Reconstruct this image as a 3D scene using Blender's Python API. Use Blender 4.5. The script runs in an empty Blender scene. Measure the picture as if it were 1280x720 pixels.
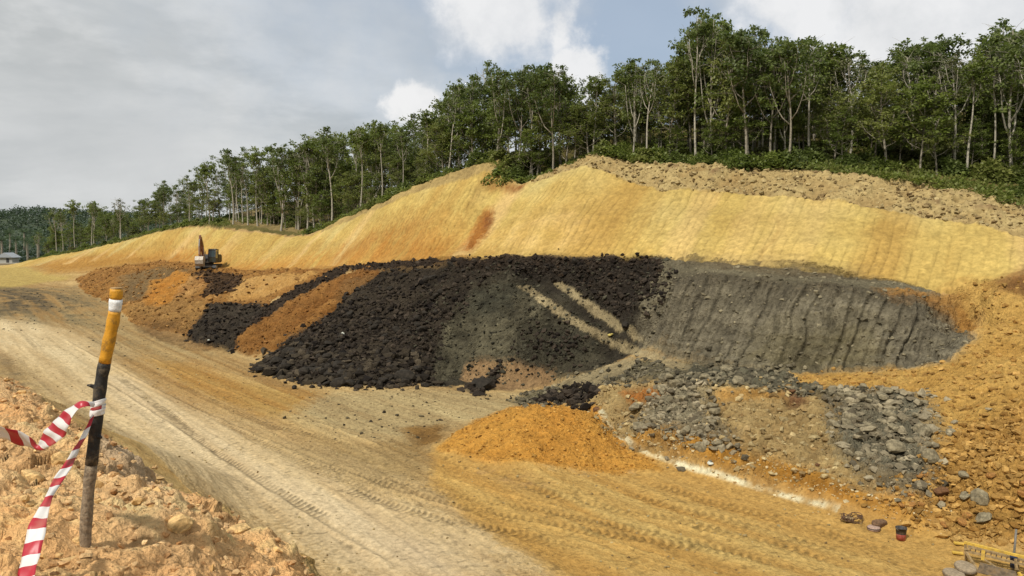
import bpy, math, random
import numpy as np
from mathutils import Vector, Matrix, geometry

# ------------------------------------------------------------------ camera, sky, sun, exposure
S = bpy.context.scene
COL = S.collection
R = math.radians
F = 985.0                       # focal length in photo pixels (1280 wide)
EYE = 9.5                       # eye height above the pit floor
PITCH = math.atan(60 / F)

cd = bpy.data.cameras.new('camera'); cam = bpy.data.objects.new('camera', cd); COL.objects.link(cam)
cam.location = (0, 0, EYE); cam.rotation_euler = (math.pi / 2 - PITCH, 0, 0)
cd.sensor_width = 36; cd.lens = F / 1280 * 36; cd.clip_start = 0.05; cd.clip_end = 9000
S.camera = cam

SUN_EL, SUN_AZ = R(50), R(218)   # azimuth measured clockwise from +Y: the sun stands behind the viewer, to the left
sd = bpy.data.lights.new('sun', 'SUN'); sd.energy = 3.9; sd.angle = R(3); sd.color = (1, .95, .86)
so = bpy.data.objects.new('sun', sd); COL.objects.link(so)
sdir = Vector((math.sin(SUN_AZ) * math.cos(SUN_EL), math.cos(SUN_AZ) * math.cos(SUN_EL), math.sin(SUN_EL)))
so.rotation_euler = (-sdir).to_track_quat('-Z', 'Y').to_euler(); so.location = sdir * 200
S.view_settings.view_transform = 'Standard'; S.view_settings.look = 'None'
S.view_settings.exposure = 0.0; S.view_settings.gamma = 1; S.view_settings.use_curve_mapping = False

def ray(px, py):
    a = (np.asarray(px, float) - 640) / F; b = (360 - np.asarray(py, float)) / F
    return np.stack([a, math.cos(PITCH) + b * math.sin(PITCH), -math.sin(PITCH) + b * math.cos(PITCH)], -1)

class NT:
    def __init__(s, tree): s.t = tree; tree.nodes.clear()
    def n(s, kind, **kw):
        nd = s.t.nodes.new(kind)
        for k, v in kw.items():
            if k.startswith('i_'):
                key = k[2:]; key = int(key) if key.isdigit() else key.replace('_', ' ')
                if hasattr(v, 'is_linked') or isinstance(v, bpy.types.NodeSocket): s.t.links.new(v, nd.inputs[key])
                else: nd.inputs[key].default_value = v
            else: setattr(nd, k, v)
        return nd
    def math(s, op, a, b=None, clamp=False):
        nd = s.t.nodes.new('ShaderNodeMath'); nd.operation = op; nd.use_clamp = clamp
        for i, v in enumerate((a, b)):
            if v is None: continue
            if isinstance(v, bpy.types.NodeSocket): s.t.links.new(v, nd.inputs[i])
            else: nd.inputs[i].default_value = v
        return nd.outputs[0]
    def mix(s, f, a, b, mode='MIX'):
        nd = s.t.nodes.new('ShaderNodeMix'); nd.data_type = 'RGBA'; nd.blend_type = mode
        for k, v in ((0, f), (6, a), (7, b)):
            if isinstance(v, bpy.types.NodeSocket): s.t.links.new(v, nd.inputs[k])
            else: nd.inputs[k].default_value = v if k == 0 else (*v, 1) if len(v) == 3 else v
        return nd.outputs[2]
    def ramp(s, f, stops):
        nd = s.t.nodes.new('ShaderNodeValToRGB'); s.t.links.new(f, nd.inputs[0])
        e = nd.color_ramp.elements
        while len(e) < len(stops): e.new(.5)
        for el, (p, c) in zip(e, stops): el.position = p; el.color = (*c, 1) if len(c) == 3 else c
        return nd.outputs[0]
    def smooth(s, v, a, b):
        nd = s.t.nodes.new('ShaderNodeMapRange'); nd.interpolation_type = 'SMOOTHSTEP'; s.t.links.new(v, nd.inputs[0])
        nd.inputs[1].default_value = a; nd.inputs[2].default_value = b
        return nd.outputs[0]

W = bpy.data.worlds.new('World'); S.world = W; W.use_nodes = True
N = NT(W.node_tree)
sky = N.n('ShaderNodeTexSky', sky_type='NISHITA', sun_disc=False, sun_elevation=SUN_EL, sun_rotation=SUN_AZ, air_density=1.0, dust_density=2.0, ozone_density=1.2)
tc = N.n('ShaderNodeTexCoord'); D = tc.outputs['Generated']
sep = N.n('ShaderNodeSeparateXYZ', i_0=D)
zz = N.math('ADD', N.math('MAXIMUM', sep.outputs[2], 0.0), 0.22)
cu = N.math('DIVIDE', sep.outputs[0], zz); cv = N.math('DIVIDE', sep.outputs[1], zz)
cp = N.n('ShaderNodeCombineXYZ', i_0=cu, i_1=cv, i_2=sep.outputs[2])
n1 = N.n('ShaderNodeTexNoise', i_Vector=cp.outputs[0], i_Scale=0.85, i_Detail=7.0, i_Roughness=.55, i_Distortion=.3).outputs[0]
n2 = N.n('ShaderNodeTexNoise', i_Vector=cp.outputs[0], i_Scale=2.6, i_Detail=6.0, i_Roughness=.55).outputs[0]
n3 = N.n('ShaderNodeTexNoise', i_Vector=D, i_Scale=13.0, i_Detail=6.0, i_Roughness=.6).outputs[0]
def blob(px, py, rad, soft, nz=.06, sq=1.0):
    d = ray(px, py); d = d / np.linalg.norm(d)
    v = N.n('ShaderNodeVectorMath', operation='SUBTRACT', i_0=D, i_1=tuple(d))
    v = N.n('ShaderNodeVectorMath', operation='MULTIPLY', i_0=v.outputs[0], i_1=(1, 1, sq))
    l = N.n('ShaderNodeVectorMath', operation='LENGTH', i_0=v.outputs[0]).outputs['Value']
    l = N.math('ADD', l, N.math('MULTIPLY', N.math('SUBTRACT', n3, .5), -nz * 4))
    return N.math('SUBTRACT', 1.0, N.smooth(l, rad - soft, rad + soft))
def mx(*a):
    r = a[0]
    for b in a[1:]: r = N.math('MAXIMUM', r, b)
    return r
grey = N.ramp(n1, [(.32, (4.4, 4.65, 4.75)), (.45, (5.6, 5.8, 5.85)), (.55, (7.0, 7.1, 7.05)), (.68, (8.4, 8.4, 8.3))])
grey = N.mix(N.math('MULTIPLY', N.smooth(n2, .46, .66), .6), grey, (7.9, 7.95, 7.9))
low = N.math('SUBTRACT', 1.0, N.smooth(sep.outputs[2], .0, .12))
grey = N.mix(N.math('MULTIPLY', low, .45), grey, (6.2, 6.35, 6.3))
band = N.math('MULTIPLY', blob(130, 175, .16, .14, .05, 2.6), .55)
grey = N.mix(band, grey, (4.7, 4.95, 5.1))
blue = mx(blob(690, 60, .16, .10, .06, 1.6), blob(790, 25, .12, .08, .05), blob(985, 35, .09, .07, .05, 1.5), blob(1500, -150, .3, .2), blob(640, -300, .35, .25))
bluec = N.mix(.55, sky.outputs[0], (5.0, 6.0, 7.3))
c = N.mix(N.math('MULTIPLY', blue, .9), grey, bluec)
puff = mx(blob(625, 22, .075, .035, .045, 1.5), blob(522, 134, .028, .010, .03), blob(580, 145, .03, .012, .03), blob(722, 95, .03, .012, .03), blob(700, 20, .03, .02, .04), blob(1010, 5, .07, .03, .04, 1.8), blob(1140, 30, .11, .06, .05, 1.3), blob(1250, 40, .12, .06, .05))
c = N.mix(N.math('MULTIPLY', puff, .85), c, N.ramp(n3, [(.3, (7.4, 7.5, 7.6)), (.6, (9.3, 9.2, 9.1))]))
bg = N.n('ShaderNodeBackground', i_0=c, i_1=.1)
N.t.links.new(bg.outputs[0], N.n('ShaderNodeOutputWorld').inputs[0])

# ------------------------------------------------------------------ numpy noise
rng = np.random.default_rng(7); random.seed(7)
TAB = rng.random((64, 64, 64)).astype(np.float32).ravel()
def vn(x, y, z, seed=0):
    x = x + seed * 17.31; y = y + seed * 9.77; z = z + seed * 5.13
    xi = np.floor(x); yi = np.floor(y); zi = np.floor(z)
    fx = (x - xi).astype(np.float32); fy = (y - yi).astype(np.float32); fz = (z - zi).astype(np.float32)
    fx = fx * fx * (3 - 2 * fx); fy = fy * fy * (3 - 2 * fy); fz = fz * fz * (3 - 2 * fz)
    xi = xi.astype(np.int64); yi = yi.astype(np.int64); zi = zi.astype(np.int64)
    x0 = (xi & 63) * 4096; x1 = ((xi + 1) & 63) * 4096; y0 = (yi & 63) * 64; y1 = ((yi + 1) & 63) * 64; z0 = zi & 63; z1 = (zi + 1) & 63
    a = TAB[x0 + y0 + z0] * (1 - fx) + TAB[x1 + y0 + z0] * fx
    b = TAB[x0 + y1 + z0] * (1 - fx) + TAB[x1 + y1 + z0] * fx
    c_ = TAB[x0 + y0 + z1] * (1 - fx) + TAB[x1 + y0 + z1] * fx
    d = TAB[x0 + y1 + z1] * (1 - fx) + TAB[x1 + y1 + z1] * fx
    return ((a * (1 - fy) + b * fy) * (1 - fz) + (c_ * (1 - fy) + d * fy) * fz) * 2 - 1
def fbm(x, y, z, f, o=4, seed=0, gain=.5, ridge=False):
    t = 0; a = 1.0; s = 0
    for k in range(o):
        v = vn(x * f + .37 * y * f, y * f - .37 * x * f, z * f, seed + k * 3)
        if ridge: v = 1 - 2 * np.abs(v)
        t = t + a * v; s += a; a *= gain; f *= 2.03
    return t / s
def cells(x, y, f, seed=0):
    """blocky rubble: nearest cell distance, second distance, random per cell, and a random tilt"""
    x = x * f; y = y * f; xi = np.floor(x).astype(np.int64); yi = np.floor(y).astype(np.int64)
    d1 = np.full(x.shape, 9.); d2 = d1.copy(); rr = np.zeros(x.shape); tx = rr.copy(); ty = rr.copy()
    for i in (-1, 0, 1):
        for j in (-1, 0, 1):
            k = ((xi + i) & 63) * 4096 + ((yi + j) & 63) * 64
            ox = xi + i + TAB[k + (seed & 63)]; oy = yi + j + TAB[k + ((seed + 7) & 63)]; h = TAB[k + ((seed + 13) & 63)]
            dx = x - ox; dy = y - oy; d = np.hypot(dx, dy)
            m = d < d1
            d2 = np.where(m, d1, np.minimum(d2, d)); rr = np.where(m, h, rr)
            ang = h * 40; tx = np.where(m, dx * np.cos(ang) + dy * np.sin(ang), tx)
            d1 = np.where(m, d, d1)
    return d1, d2, rr, tx
def sstep(v, a, b):
    t = np.clip((v - a) / (b - a), 0, 1); return t * t * (3 - 2 * t)

# ------------------------------------------------------------------ survey of the land: break lines
def P(px, py, Y):
    d = ray(px, py); t = Y / d[1]
    return (d[0] * t, Y, EYE + d[2] * t)
def PZ(px, py, z):
    d = ray(px, py); t = (z - EYE) / d[2]
    return (d[0] * t, d[1] * t, z)
LINES = {}
PTS = []
def line(name, pts, step=1.4):
    pts = [np.array(p) for p in pts]; LINES[name] = pts
    for a, b in zip(pts, pts[1:]):
        n = max(1, int(np.linalg.norm((b - a)[:2]) / step))
        for k in range(n): PTS.append(a + (b - a) * k / n)
    PTS.append(pts[-1])
# the bank the viewer stands on
bank_edge = [P(-260, 400, 22), P(-100, 420, 16), P(0, 463, 12.3), P(30, 487, 10.5), P(60, 520, 8.6), P(100, 545, 7.6), P(160, 575, 6.7), P(230, 612, 6.0), P(300, 660, 5.2), P(345, 697, 4.75), P(375, 724, 4.4), P(430, 780, 3.9), (-.4, 3, 7.5), (.8, 1.6, 7.6), (2.2, -.5, 7.5), (4, -4, 7.5), (8, -11, 7.4)]
line('bank_edge', bank_edge, .5)
line('bank_in', [P(-200, 560, 7), P(0, 600, 5.4), P(60, 640, 4.4), P(105, 667, 3.9), P(200, 690, 4.1), P(280, 722, 4.2)], .5)
line('bank_in2', [P(-100, 520, 8.6), P(0, 520, 8.0), P(50, 560, 6.7), P(130, 600, 5.6), P(220, 640, 5.1)], .5)
line('bank_near', [P(-260, 720, 3.2), P(0, 722, 3.25), P(120, 740, 3.4), P(240, 770, 3.5)], .5)
line('bank_back', [(-14, -2, 8), (-6, 0.6, 8.0), (-2, .6, 7.9), (0, .5, 7.9), (.6, -2, 7.85), (2, -6, 7.8)], .8)
line('bank_foot', [(x + 5.2, y + 4.6, .1) for x, y, z in bank_edge[1:]], 1.0)
# pit floor
for q in [(380, 722, 0), (640, 722, 0), (900, 722, 0), (1100, 722, 0), (1280, 722, 0), (1500, 730, 0), (640, 660, 0), (480, 640, 0), (300, 600, 0), (200, 560, 0), (100, 510, 0), (300, 500, 0), (450, 500, 0), (400, 560, 0), (540, 495, 0), (530, 560, 0), (600, 620, 0), (700, 630, 0), (800, 620, 0), (900, 650, 0), (1000, 665, 0), (1150, 685, 0), (0, 440, .15), (100, 450, .15), (200, 470, .1), (60, 400, .4), (0, 400, .4), (120, 405, .45), (-200, 440, .2), (-250, 400, .6), (-250, 370, 1.2), (0, 370, 1.0), (60, 370, 1.2), (0, 350, 1.7), (50, 350, 1.8), (-200, 350, 1.6), (1700, 700, 0.2), (450, 700, 0)]:
    PTS.append(np.array(PZ(*q)))
line('road_far', [P(-200, 338, 185), P(-60, 336, 190), P(0, 338, 190), P(30, 343, 175), P(70, 349, 155)], 4)
# lower grey step on the right
line('low_base', [PZ(705, 500, .15), PZ(745, 535, .1), PZ(800, 565, .1), PZ(880, 592, .1), PZ(960, 614, .1), PZ(1050, 640, .1), PZ(1130, 658, .1), PZ(1200, 668, .2), PZ(1290, 672, .4), PZ(1450, 680, .8)])
line('low_mid', [PZ(790, 520, 1.0), PZ(870, 540, 1.4), PZ(960, 555, 1.5), PZ(1050, 570, 1.5), PZ(1130, 590, 1.5), PZ(1200, 600, 1.5), PZ(1290, 600, 1.9)])
line('low_top', [PZ(700, 489, .5), PZ(740, 478, 1.2), PZ(790, 470, 2.2), PZ(850, 482, 2.6), PZ(920, 486, 2.75), PZ(1000, 488, 2.85), PZ(1060, 491, 2.9), PZ(1150, 497, 2.9), PZ(1210, 510, 2.9), PZ(1290, 520, 3.2)])
line('wall_base', [PZ(785, 444, 2.6), PZ(870, 453, 2.9), PZ(980, 464, 2.9), PZ(1100, 464, 3.1), PZ(1185, 450, 3.4), PZ(1222, 425, 4.1)])
line('wall_top', [P(800, 345, 48.5), P(840, 342, 46.6), P(920, 344, 44.4), P(1000, 352, 42.6), P(1100, 362, 41), P(1180, 384, 39.6)])
line('wall_lip', [P(1222, 405, 38.6), P(1280, 400, 38.4), P(1400, 400, 38)])
toe = [P(1400, 335, 41), P(1280, 343, 42), P(1230, 352, 42.4), P(1170, 363, 43), P(1100, 352, 44.3), P(1000, 342, 46.3), P(900, 332, 48.8), P(830, 325, 51.3), P(760, 322, 55), P(640, 320, 60.5), P(560, 324, 66), P(500, 328, 72), P(440, 332, 81), P(380, 335, 91), P(330, 338, 102), P(290, 335, 112), P(255, 328, 122), P(200, 323, 138), P(150, 325, 152), P(100, 330, 172), P(50, 333, 195), P(10, 336, 215), P(-60, 338, 235)]
line('toe', toe)
crest = [P(1480, 318, 44), P(1380, 290, 46.5), P(1280, 262, 49), P(1200, 243, 51), P(1150, 231, 52.5), P(1080, 223, 54), P(1000, 214, 56.5), P(930, 211, 59), P(860, 206, 62), P(800, 208, 65), P(765, 200, 66.8), P(740, 193, 68), P(700, 209, 70), P(672, 222, 71.5), P(650, 232, 73), P(632, 222, 74.5), P(615, 205, 76), P(590, 204, 77.5), P(560, 217, 80), P(500, 242, 87), P(440, 268, 96), P(390, 291, 106), P(365, 293, 111), P(330, 288, 118), P(290, 283, 128), P(240, 279, 142), P(200, 287, 155), P(150, 301, 172), P(100, 313, 195), P(60, 320, 215), P(20, 330, 235), P(-40, 336, 252)]
line('crest', crest)
for dd, dz in ((2.2, .2), (9, 1.7), (24, 5.6), (45, 9.5), (70, 10.5), (130, 11)):
    for x, y, z in crest[::2] if dd > 20 else crest:
        k = min(1, max(0.0, (z - 3) / 6))
        PTS.append(np.array((x + dd * .72, y + dd * .69, z + dz * k)))
# left bench, its slope, the ridge of spoil and the black heap
line('bench', [P(440, 337, 74), P(400, 341, 78), P(350, 345, 88), P(300, 346, 97), P(270, 341, 104), P(235, 341, 108), P(200, 335, 122), P(160, 335, 135), P(120, 341, 145), P(90, 347, 152)])
line('slope_base', [P(85, 353, 150), P(110, 367, 119), P(150, 386, 98), P(170, 403, 86), P(200, 416, 77.5), P(235, 430, 70), P(290, 441, 64.6), P(330, 466, 55.8), P(370, 478, 52.4), P(420, 484, 50.6), P(480, 484, 50.4), P(535, 481, 50.8)])
line('ridge', [P(312, 413, 66), P(350, 386, 69), P(400, 359, 72), P(445, 337, 73.5)], 1)
line('hollow', [P(272, 400, 78), P(300, 386, 81), P(340, 370, 82), P(390, 352, 81)], 1)
line('heap_top', [P(446, 338, 71), P(500, 331, 67.5), P(560, 326, 63.8), P(640, 322, 59.4), P(700, 322, 57), P(760, 324, 54)], 1)
line('heap_mid', [P(360, 440, 60.0), P(420, 400, 61.5), P(500, 395, 59.6), P(560, 395, 58.0)], 1)
line('face_base', [P(545, 478, 51.6), P(580, 471, 53.2), P(640, 486, 50.3), P(690, 489, 49.8)], 1)
line('face_mid', [P(590, 400, 56.8), P(640, 410, 54.2), P(690, 430, 51.8)], 1)
line('ramp', [P(690, 470, 50.2), P(745, 455, 49.2), P(795, 441, 47.6), P(755, 418, 50), P(720, 397, 52.3), P(685, 373, 54.6), P(650, 357, 57)], 1)
line('ramp_in', [P(820, 432, 47.0), P(780, 408, 49.5), P(745, 385, 51.9), P(700, 354, 55.5)], 1)
line('hollow_right', [P(835, 360, 47.9), P(800, 400, 48.6), P(775, 372, 51.5)], 1)
# loose orange heap on the floor
line('mound_top', [PZ(590, 532, .9), PZ(630, 512, 1.5), PZ(680, 504, 1.9), PZ(715, 511, 1.7), PZ(743, 508, 1.6)], .7)
line('mound_front', [PZ(543, 562, .02), PZ(600, 590, .05), PZ(680, 596, .05), PZ(750, 590, .05), PZ(790, 572, .05)], .8)
mt = LINES['mound_top']
line('mound_back', [mt[0] + (-1.6, 1.6, -.85), mt[2] + (-.6, 3.2, -1.7), mt[4] + (.6, 2.6, -1.3)], .8)
# limits
for x in np.linspace(-230, 140, 12):
    PTS.append(np.array((x, -14, -1.5))) if x > 12 else PTS.append(np.array((x, -14, 7.5)))
for x, y, z in [(-230, 20, 2), (-230, 80, 0), (-230, 140, 0), (-230, 200, 0), (-230, 262, -2.5), (-230, 310, -5), (-160, 310, -5), (-175, 262, -3), (-120, 310, 6), (140, 20, 6), (140, 80, 22), (140, 150, 26), (140, 310, 30), (0, 310, 26), (60, 20, 5), (40, 24, 3.4), (60, 5, 0), (-60, 30, 0.3), (-120, 60, .3), (-40, 8, 6), (-80, 40, .2)]:
    PTS.append(np.array((x, y, z)))

X0, Y0, RES = -230.0, -14.0, .25
NX, NY = int((140 - X0) / RES) + 1, int((310 - Y0) / RES) + 1
pts = []; seen = set()
for p in PTS:
    k = (round(p[0] * 4), round(p[1] * 4))
    if k not in seen and X0 <= p[0] <= 140 and Y0 <= p[1] <= 310: seen.add(k); pts.append(p)
pts = np.array(pts)
v2, _, tris, orig, _, _ = geometry.delaunay_2d_cdt([Vector(p[:2]) for p in pts], [], [], 0, 1e-4)
zz = np.array([pts[o[0]][2] for o in orig]); vv = np.array([tuple(v) for v in v2])
HM = np.full((NY, NX), 0.0, np.float32)
for t in tris:
    a, b, c_ = (vv[i] for i in t); za, zb, zc = (zz[i] for i in t)
    i0 = max(0, int((min(a[0], b[0], c_[0]) - X0) / RES)); i1 = min(NX - 1, int((max(a[0], b[0], c_[0]) - X0) / RES) + 1)
    j0 = max(0, int((min(a[1], b[1], c_[1]) - Y0) / RES)); j1 = min(NY - 1, int((max(a[1], b[1], c_[1]) - Y0) / RES) + 1)
    gx, gy = np.meshgrid(X0 + np.arange(i0, i1 + 1) * RES, Y0 + np.arange(j0, j1 + 1) * RES)
    den = (b[1] - c_[1]) * (a[0] - c_[0]) + (c_[0] - b[0]) * (a[1] - c_[1])
    if abs(den) < 1e-9: continue
    w0 = ((b[1] - c_[1]) * (gx - c_[0]) + (c_[0] - b[0]) * (gy - c_[1])) / den
    w1 = ((c_[1] - a[1]) * (gx - c_[0]) + (a[0] - c_[0]) * (gy - c_[1])) / den
    w2 = 1 - w0 - w1
    m = (w0 >= -1e-6) & (w1 >= -1e-6) & (w2 >= -1e-6)
    sub = HM[j0:j1 + 1, i0:i1 + 1]; sub[m] = (w0 * za + w1 * zb + w2 * zc)[m]
def blur(a, s):
    r = int(s * 3) + 1; k = np.exp(-.5 * (np.arange(-r, r + 1) / s) ** 2); k /= k.sum()
    for ax in (0, 1):
        p = np.pad(a, [(r, r) if i == ax else (0, 0) for i in (0, 1)], 'edge'); o = np.zeros_like(a)
        n = a.shape[ax]
        for i, w in enumerate(k): o += w * (p[i:i + n] if ax == 0 else p[:, i:i + n])
        a = o
    return a
HB = blur(HM, 5.0)                         # broad form for the far parts
HM = blur(HM, 1.6)
gy_ = (Y0 + np.arange(NY) * RES)[:, None]
wf = sstep(gy_, 90, 150)
HM = HM * (1 - wf) + HB * wf
GX = np.gradient(HM, RES, axis=1); GY = np.gradient(HM, RES, axis=0)
def samp(g, x, y):
    u = np.clip((x - X0) / RES, 0, NX - 1.001); v = np.clip((y - Y0) / RES, 0, NY - 1.001)
    i = u.astype(int); j = v.astype(int); fu = u - i; fv = v - j
    return (g[j, i] * (1 - fu) + g[j, i + 1] * fu) * (1 - fv) + (g[j + 1, i] * (1 - fu) + g[j + 1, i + 1] * fu) * fv
def hz(x, y): return float(samp(HM, np.array([x]), np.array([y]))[0])
TS = np.concatenate([np.arange(1.5, 20, .05), np.arange(20, 90, .08), np.arange(90, 330, .3)])
def hits(pp, ymin=0):
    """where a sight line first meets the land"""
    d = ray([p[0] for p in pp], [p[1] for p in pp]); out = []
    ts = TS[TS > ymin]
    for q in d:
        x = q[0] * ts; y = q[1] * ts; z = EYE + q[2] * ts
        m = z < samp(HM, x, y)
        k = int(np.argmax(m)) if m.any() else len(ts) - 1
        out.append((x[k], y[k], z[k]))
    return out
def at(px, py, ymin=13):
    return hits([(px, py)], ymin)[0]
def wpoly(pp, ymin=13):
    res = []
    for a, b in zip(pp, pp[1:] + pp[:1]):
        n = max(1, int(math.hypot(b[0] - a[0], b[1] - a[1]) / 14))
        res += [(a[0] + (b[0] - a[0]) * k / n, a[1] + (b[1] - a[1]) * k / n) for k in range(n)]
    return np.array(hits(res, ymin))[:, :2]
def inpoly(x, y, poly):
    r = np.zeros(x.shape, bool)
    xa, ya = poly[:, 0], poly[:, 1]; xb, yb = np.roll(xa, -1), np.roll(ya, -1)
    for a, b, c_, d in zip(xa, ya, xb, yb):
        if b == d: continue
        k = ((b > y) != (d > y)) & (x < (c_ - a) * (y - b) / (d - b) + a)
        r ^= k
    return r
def plc(x, y, pl):
    """distance along and signed distance beside a polyline"""
    best = np.full(x.shape, 1e9); s = np.zeros(x.shape); dd = np.zeros(x.shape); acc = 0
    for a, b in zip(pl, pl[1:]):
        a = np.array(a[:2]); b = np.array(b[:2]); L = np.linalg.norm(b - a); u = (b - a) / L
        t = np.clip((x - a[0]) * u[0] + (y - a[1]) * u[1], 0, L)
        ex = x - a[0] - u[0] * t; ey = y - a[1] - u[1] * t; d = np.hypot(ex, ey)
        m = d < best; sg = np.sign(u[0] * ey - u[1] * ex)
        best = np.where(m, d, best); s = np.where(m, acc + t, s); dd = np.where(m, d * sg, dd); acc += L
    return s, dd

# ------------------------------------------------------------------ the land as one fine net of points
yr = np.concatenate([np.linspace(-.6, 3, 40, endpoint=False), np.linspace(3, 9, 330, endpoint=False), np.linspace(9, 20, 70, endpoint=False),
                     np.linspace(20, 68, 830, endpoint=False), np.linspace(68, 130, 260, endpoint=False), np.linspace(130, 262, 130)])
tt = np.linspace(-.86, .86, 1060)
TX, YY = np.meshgrid(tt, yr); XX = TX * (YY + 1.0)
sh = XX.shape; x = XX.ravel(); y = YY.ravel()
z = samp(HM, x, y); gx = samp(GX, x, y); gy = samp(GY, x, y)
nl = np.sqrt(1 + gx * gx + gy * gy); nx, ny, nz = -gx / nl, -gy / nl, 1 / nl
slope = np.hypot(gx, gy)

def lin(r, g, b, k=.72):
    return np.array([(((c_ / 255 + .055) / 1.055) ** 2.4 if c_ > 10 else c_ / 255 / 12.92) for c_ in (r, g, b)]) * k * np.array([1, 1.09, 1.06])
f1 = fbm(x, y, z, .12, 3, 1); f2 = fbm(x, y, z, .6, 4, 2); f3 = fbm(x, y, z, 2.2, 4, 3); f4 = fbm(x, y, z, 9., 2, 4)
wx = x + .42 * fbm(x, y, z, .5, 3, 11) + .10 * f3; wy = y + .42 * fbm(x, y, z, .5, 3, 12) + .05 * f4
wl = x + .12 * f3; wm = y + .12 * f4
C = np.zeros((x.size, 3)); OID = np.zeros(x.size, int)
lump = np.full(x.size, .10); fine = np.full(x.size, .02); blk = np.zeros(x.size); blkf = np.ones(x.size); groove = np.zeros(x.size); gfreq = np.full(x.size, 1.6)
MASK = {}
def m3(m): return m[:, None]
def zone(name, poly, ca, cb, oid=None, warp=1, sm=None, a=None, mixn=f2, **kw):
    """paint one kind of ground: colours ca..cb mixed by noise, with its own roughness"""
    bx = (x > poly[:, 0].min() - 2) & (x < poly[:, 0].max() + 2) & (y > poly[:, 1].min() - 2) & (y < poly[:, 1].max() + 2)
    m = np.zeros(x.size); i = np.nonzero(bx)[0]
    offs = [(0, 0)] if not sm else [(sm * math.cos(k * 1.2566 + .4) * (.4 + .6 * (k % 2)), sm * math.sin(k * 1.2566 + .4) * (.4 + .6 * (k % 2))) for k in range(5)]
    for ox, oy in offs:
        jx = sm * .5 * f4[i] if sm else 0
        X_ = (wx if warp == 1 else wl)[i] + ox + jx; Y_ = (wy if warp == 1 else wm)[i] + oy
        m[i] += inpoly(X_, Y_, poly) / len(offs)
    if a is not None: m = m * a
    t = np.clip(.5 + .75 * mixn + .25 * f4, 0, 1)
    cc = m3(1 - t) * ca + m3(t) * cb
    C[:] = C * m3(1 - m) + cc * m3(m)
    if oid is not None: OID[m > .5] = oid
    for k, arr in (('lump', lump), ('fine', fine), ('blk', blk), ('blkf', blkf), ('groove', groove), ('gfreq', gfreq)):
        if k in kw: arr[:] = np.where(m > .5, kw[k], arr) if k in ('blkf', 'gfreq') else arr * (1 - m) + kw[k] * m
    MASK[name] = m
    return m

road_c = [(p[0], p[1]) for p in hits([(560, 719), (480, 660), (380, 590), (300, 545), (220, 500), (150, 462), (100, 430), (70, 410), (40, 385), (30, 370)], 13)]
road_c = [(2.0 + (road_c[0][0] - road_c[3][0]) * .6, road_c[0][1] - 12)] + road_c + [(-130, 170)]
rs, rd = plc(x, y, road_c)
st = fbm(rd * 1.0, rs * .06, 0 * x, 1.4, 4, 21)            # streaks that follow the traffic
st2 = fbm(rd * 1.0, rs * .05, 0 * x, .35, 3, 23)

# base: tan floor
ln = fbm(rd, rs * .015, 0 * x, 2.6, 3, 27); ln2 = fbm(rd, rs * .02, 0 * x, 7.0, 2, 29)
t0 = np.clip(.5 + .9 * st + .35 * f2 + .5 * ln, 0, 1)
C[:] = m3(1 - t0) * lin(156, 120, 76, .82) + m3(t0) * lin(196, 160, 110, .82)
OID[:] = 1
lump[:] = .05; fine[:] = .022
hillp = np.array([(p[0], p[1]) for p in toe] + [(p[0] - 3, p[1] + 3) for p in crest[::-1]])
behind = np.array([(p[0], p[1]) for p in crest] + [(-160, 330), (160, 330), (160, 40)])
# dark trampled floor on the far left, orange patches, pale patches
zone('far_yellow', wpoly([(-60, 330), (30, 333), (95, 348), (60, 352), (0, 362), (-60, 364)]), lin(178, 146, 84), lin(200, 168, 100), sm=2)
zone('dark_floor', wpoly([(-80, 362), (20, 362), (90, 358), (140, 372), (165, 400), (230, 425), (300, 450), (250, 462), (180, 440), (110, 415), (60, 402), (-80, 425)]), lin(104, 88, 64), lin(148, 126, 92), sm=7, mixn=st, a=np.clip(.55 + 1.3 * st + .7 * f2, 0, 1))
zone('dark_floor2', wpoly([(-60, 358), (40, 360), (80, 366), (100, 384), (40, 392), (-60, 395)]), lin(74, 62, 50), lin(108, 91, 70), sm=6, mixn=st, a=np.clip(.7 + 1.1 * st + .7 * f2, 0, 1))
zone('orange_tint', wpoly([(150, 445), (240, 455), (330, 480), (420, 495), (400, 525), (300, 520), (200, 490)]), lin(180, 124, 56), lin(186, 146, 84), sm=1.6, a=.8 + .2 * st, mixn=st)
zone('pale_floor', wpoly([(400, 492), (540, 486), (600, 492), (690, 490), (640, 515), (560, 535), (520, 560), (430, 545), (360, 520)]), lin(164, 134, 94), lin(202, 174, 128), sm=1.2, mixn=st, fine=.035)
zone('pale_floor2', wpoly([(330, 545), (440, 560), (535, 545), (538, 600), (470, 610), (380, 585)]), lin(152, 118, 74), lin(184, 152, 106), sm=1.2, mixn=st)
zone('wet_patch', wpoly([(500, 535), (555, 530), (560, 548), (520, 560)]), lin(110, 78, 44), lin(160, 118, 66), sm=.5)
# haul road
roadp = [(420, 722), (330, 660), (250, 605), (170, 560), (90, 500), (40, 455), (0, 440), (-80, 420), (-80, 395), (20, 400), (80, 412), (110, 425), (150, 455), (200, 490), (260, 520), (330, 560), (420, 600), (520, 640), (600, 670), (660, 700), (690, 725)]
zone('road', wpoly(roadp), lin(184, 153, 113, .88), lin(206, 179, 142, .88), oid=2, sm=2.2, mixn=st, lump=.03, fine=.010)
zone('road_grey', wpoly([(470, 722), (330, 625), (230, 560), (150, 505), (110, 470), (150, 470), (230, 520), (330, 580), (430, 625), (560, 690), (610, 722)]), lin(180, 152, 120, .9), lin(200, 174, 142, .9), sm=1.0, a=np.clip(.75 + .5 * st2, 0, 1), mixn=st)
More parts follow.
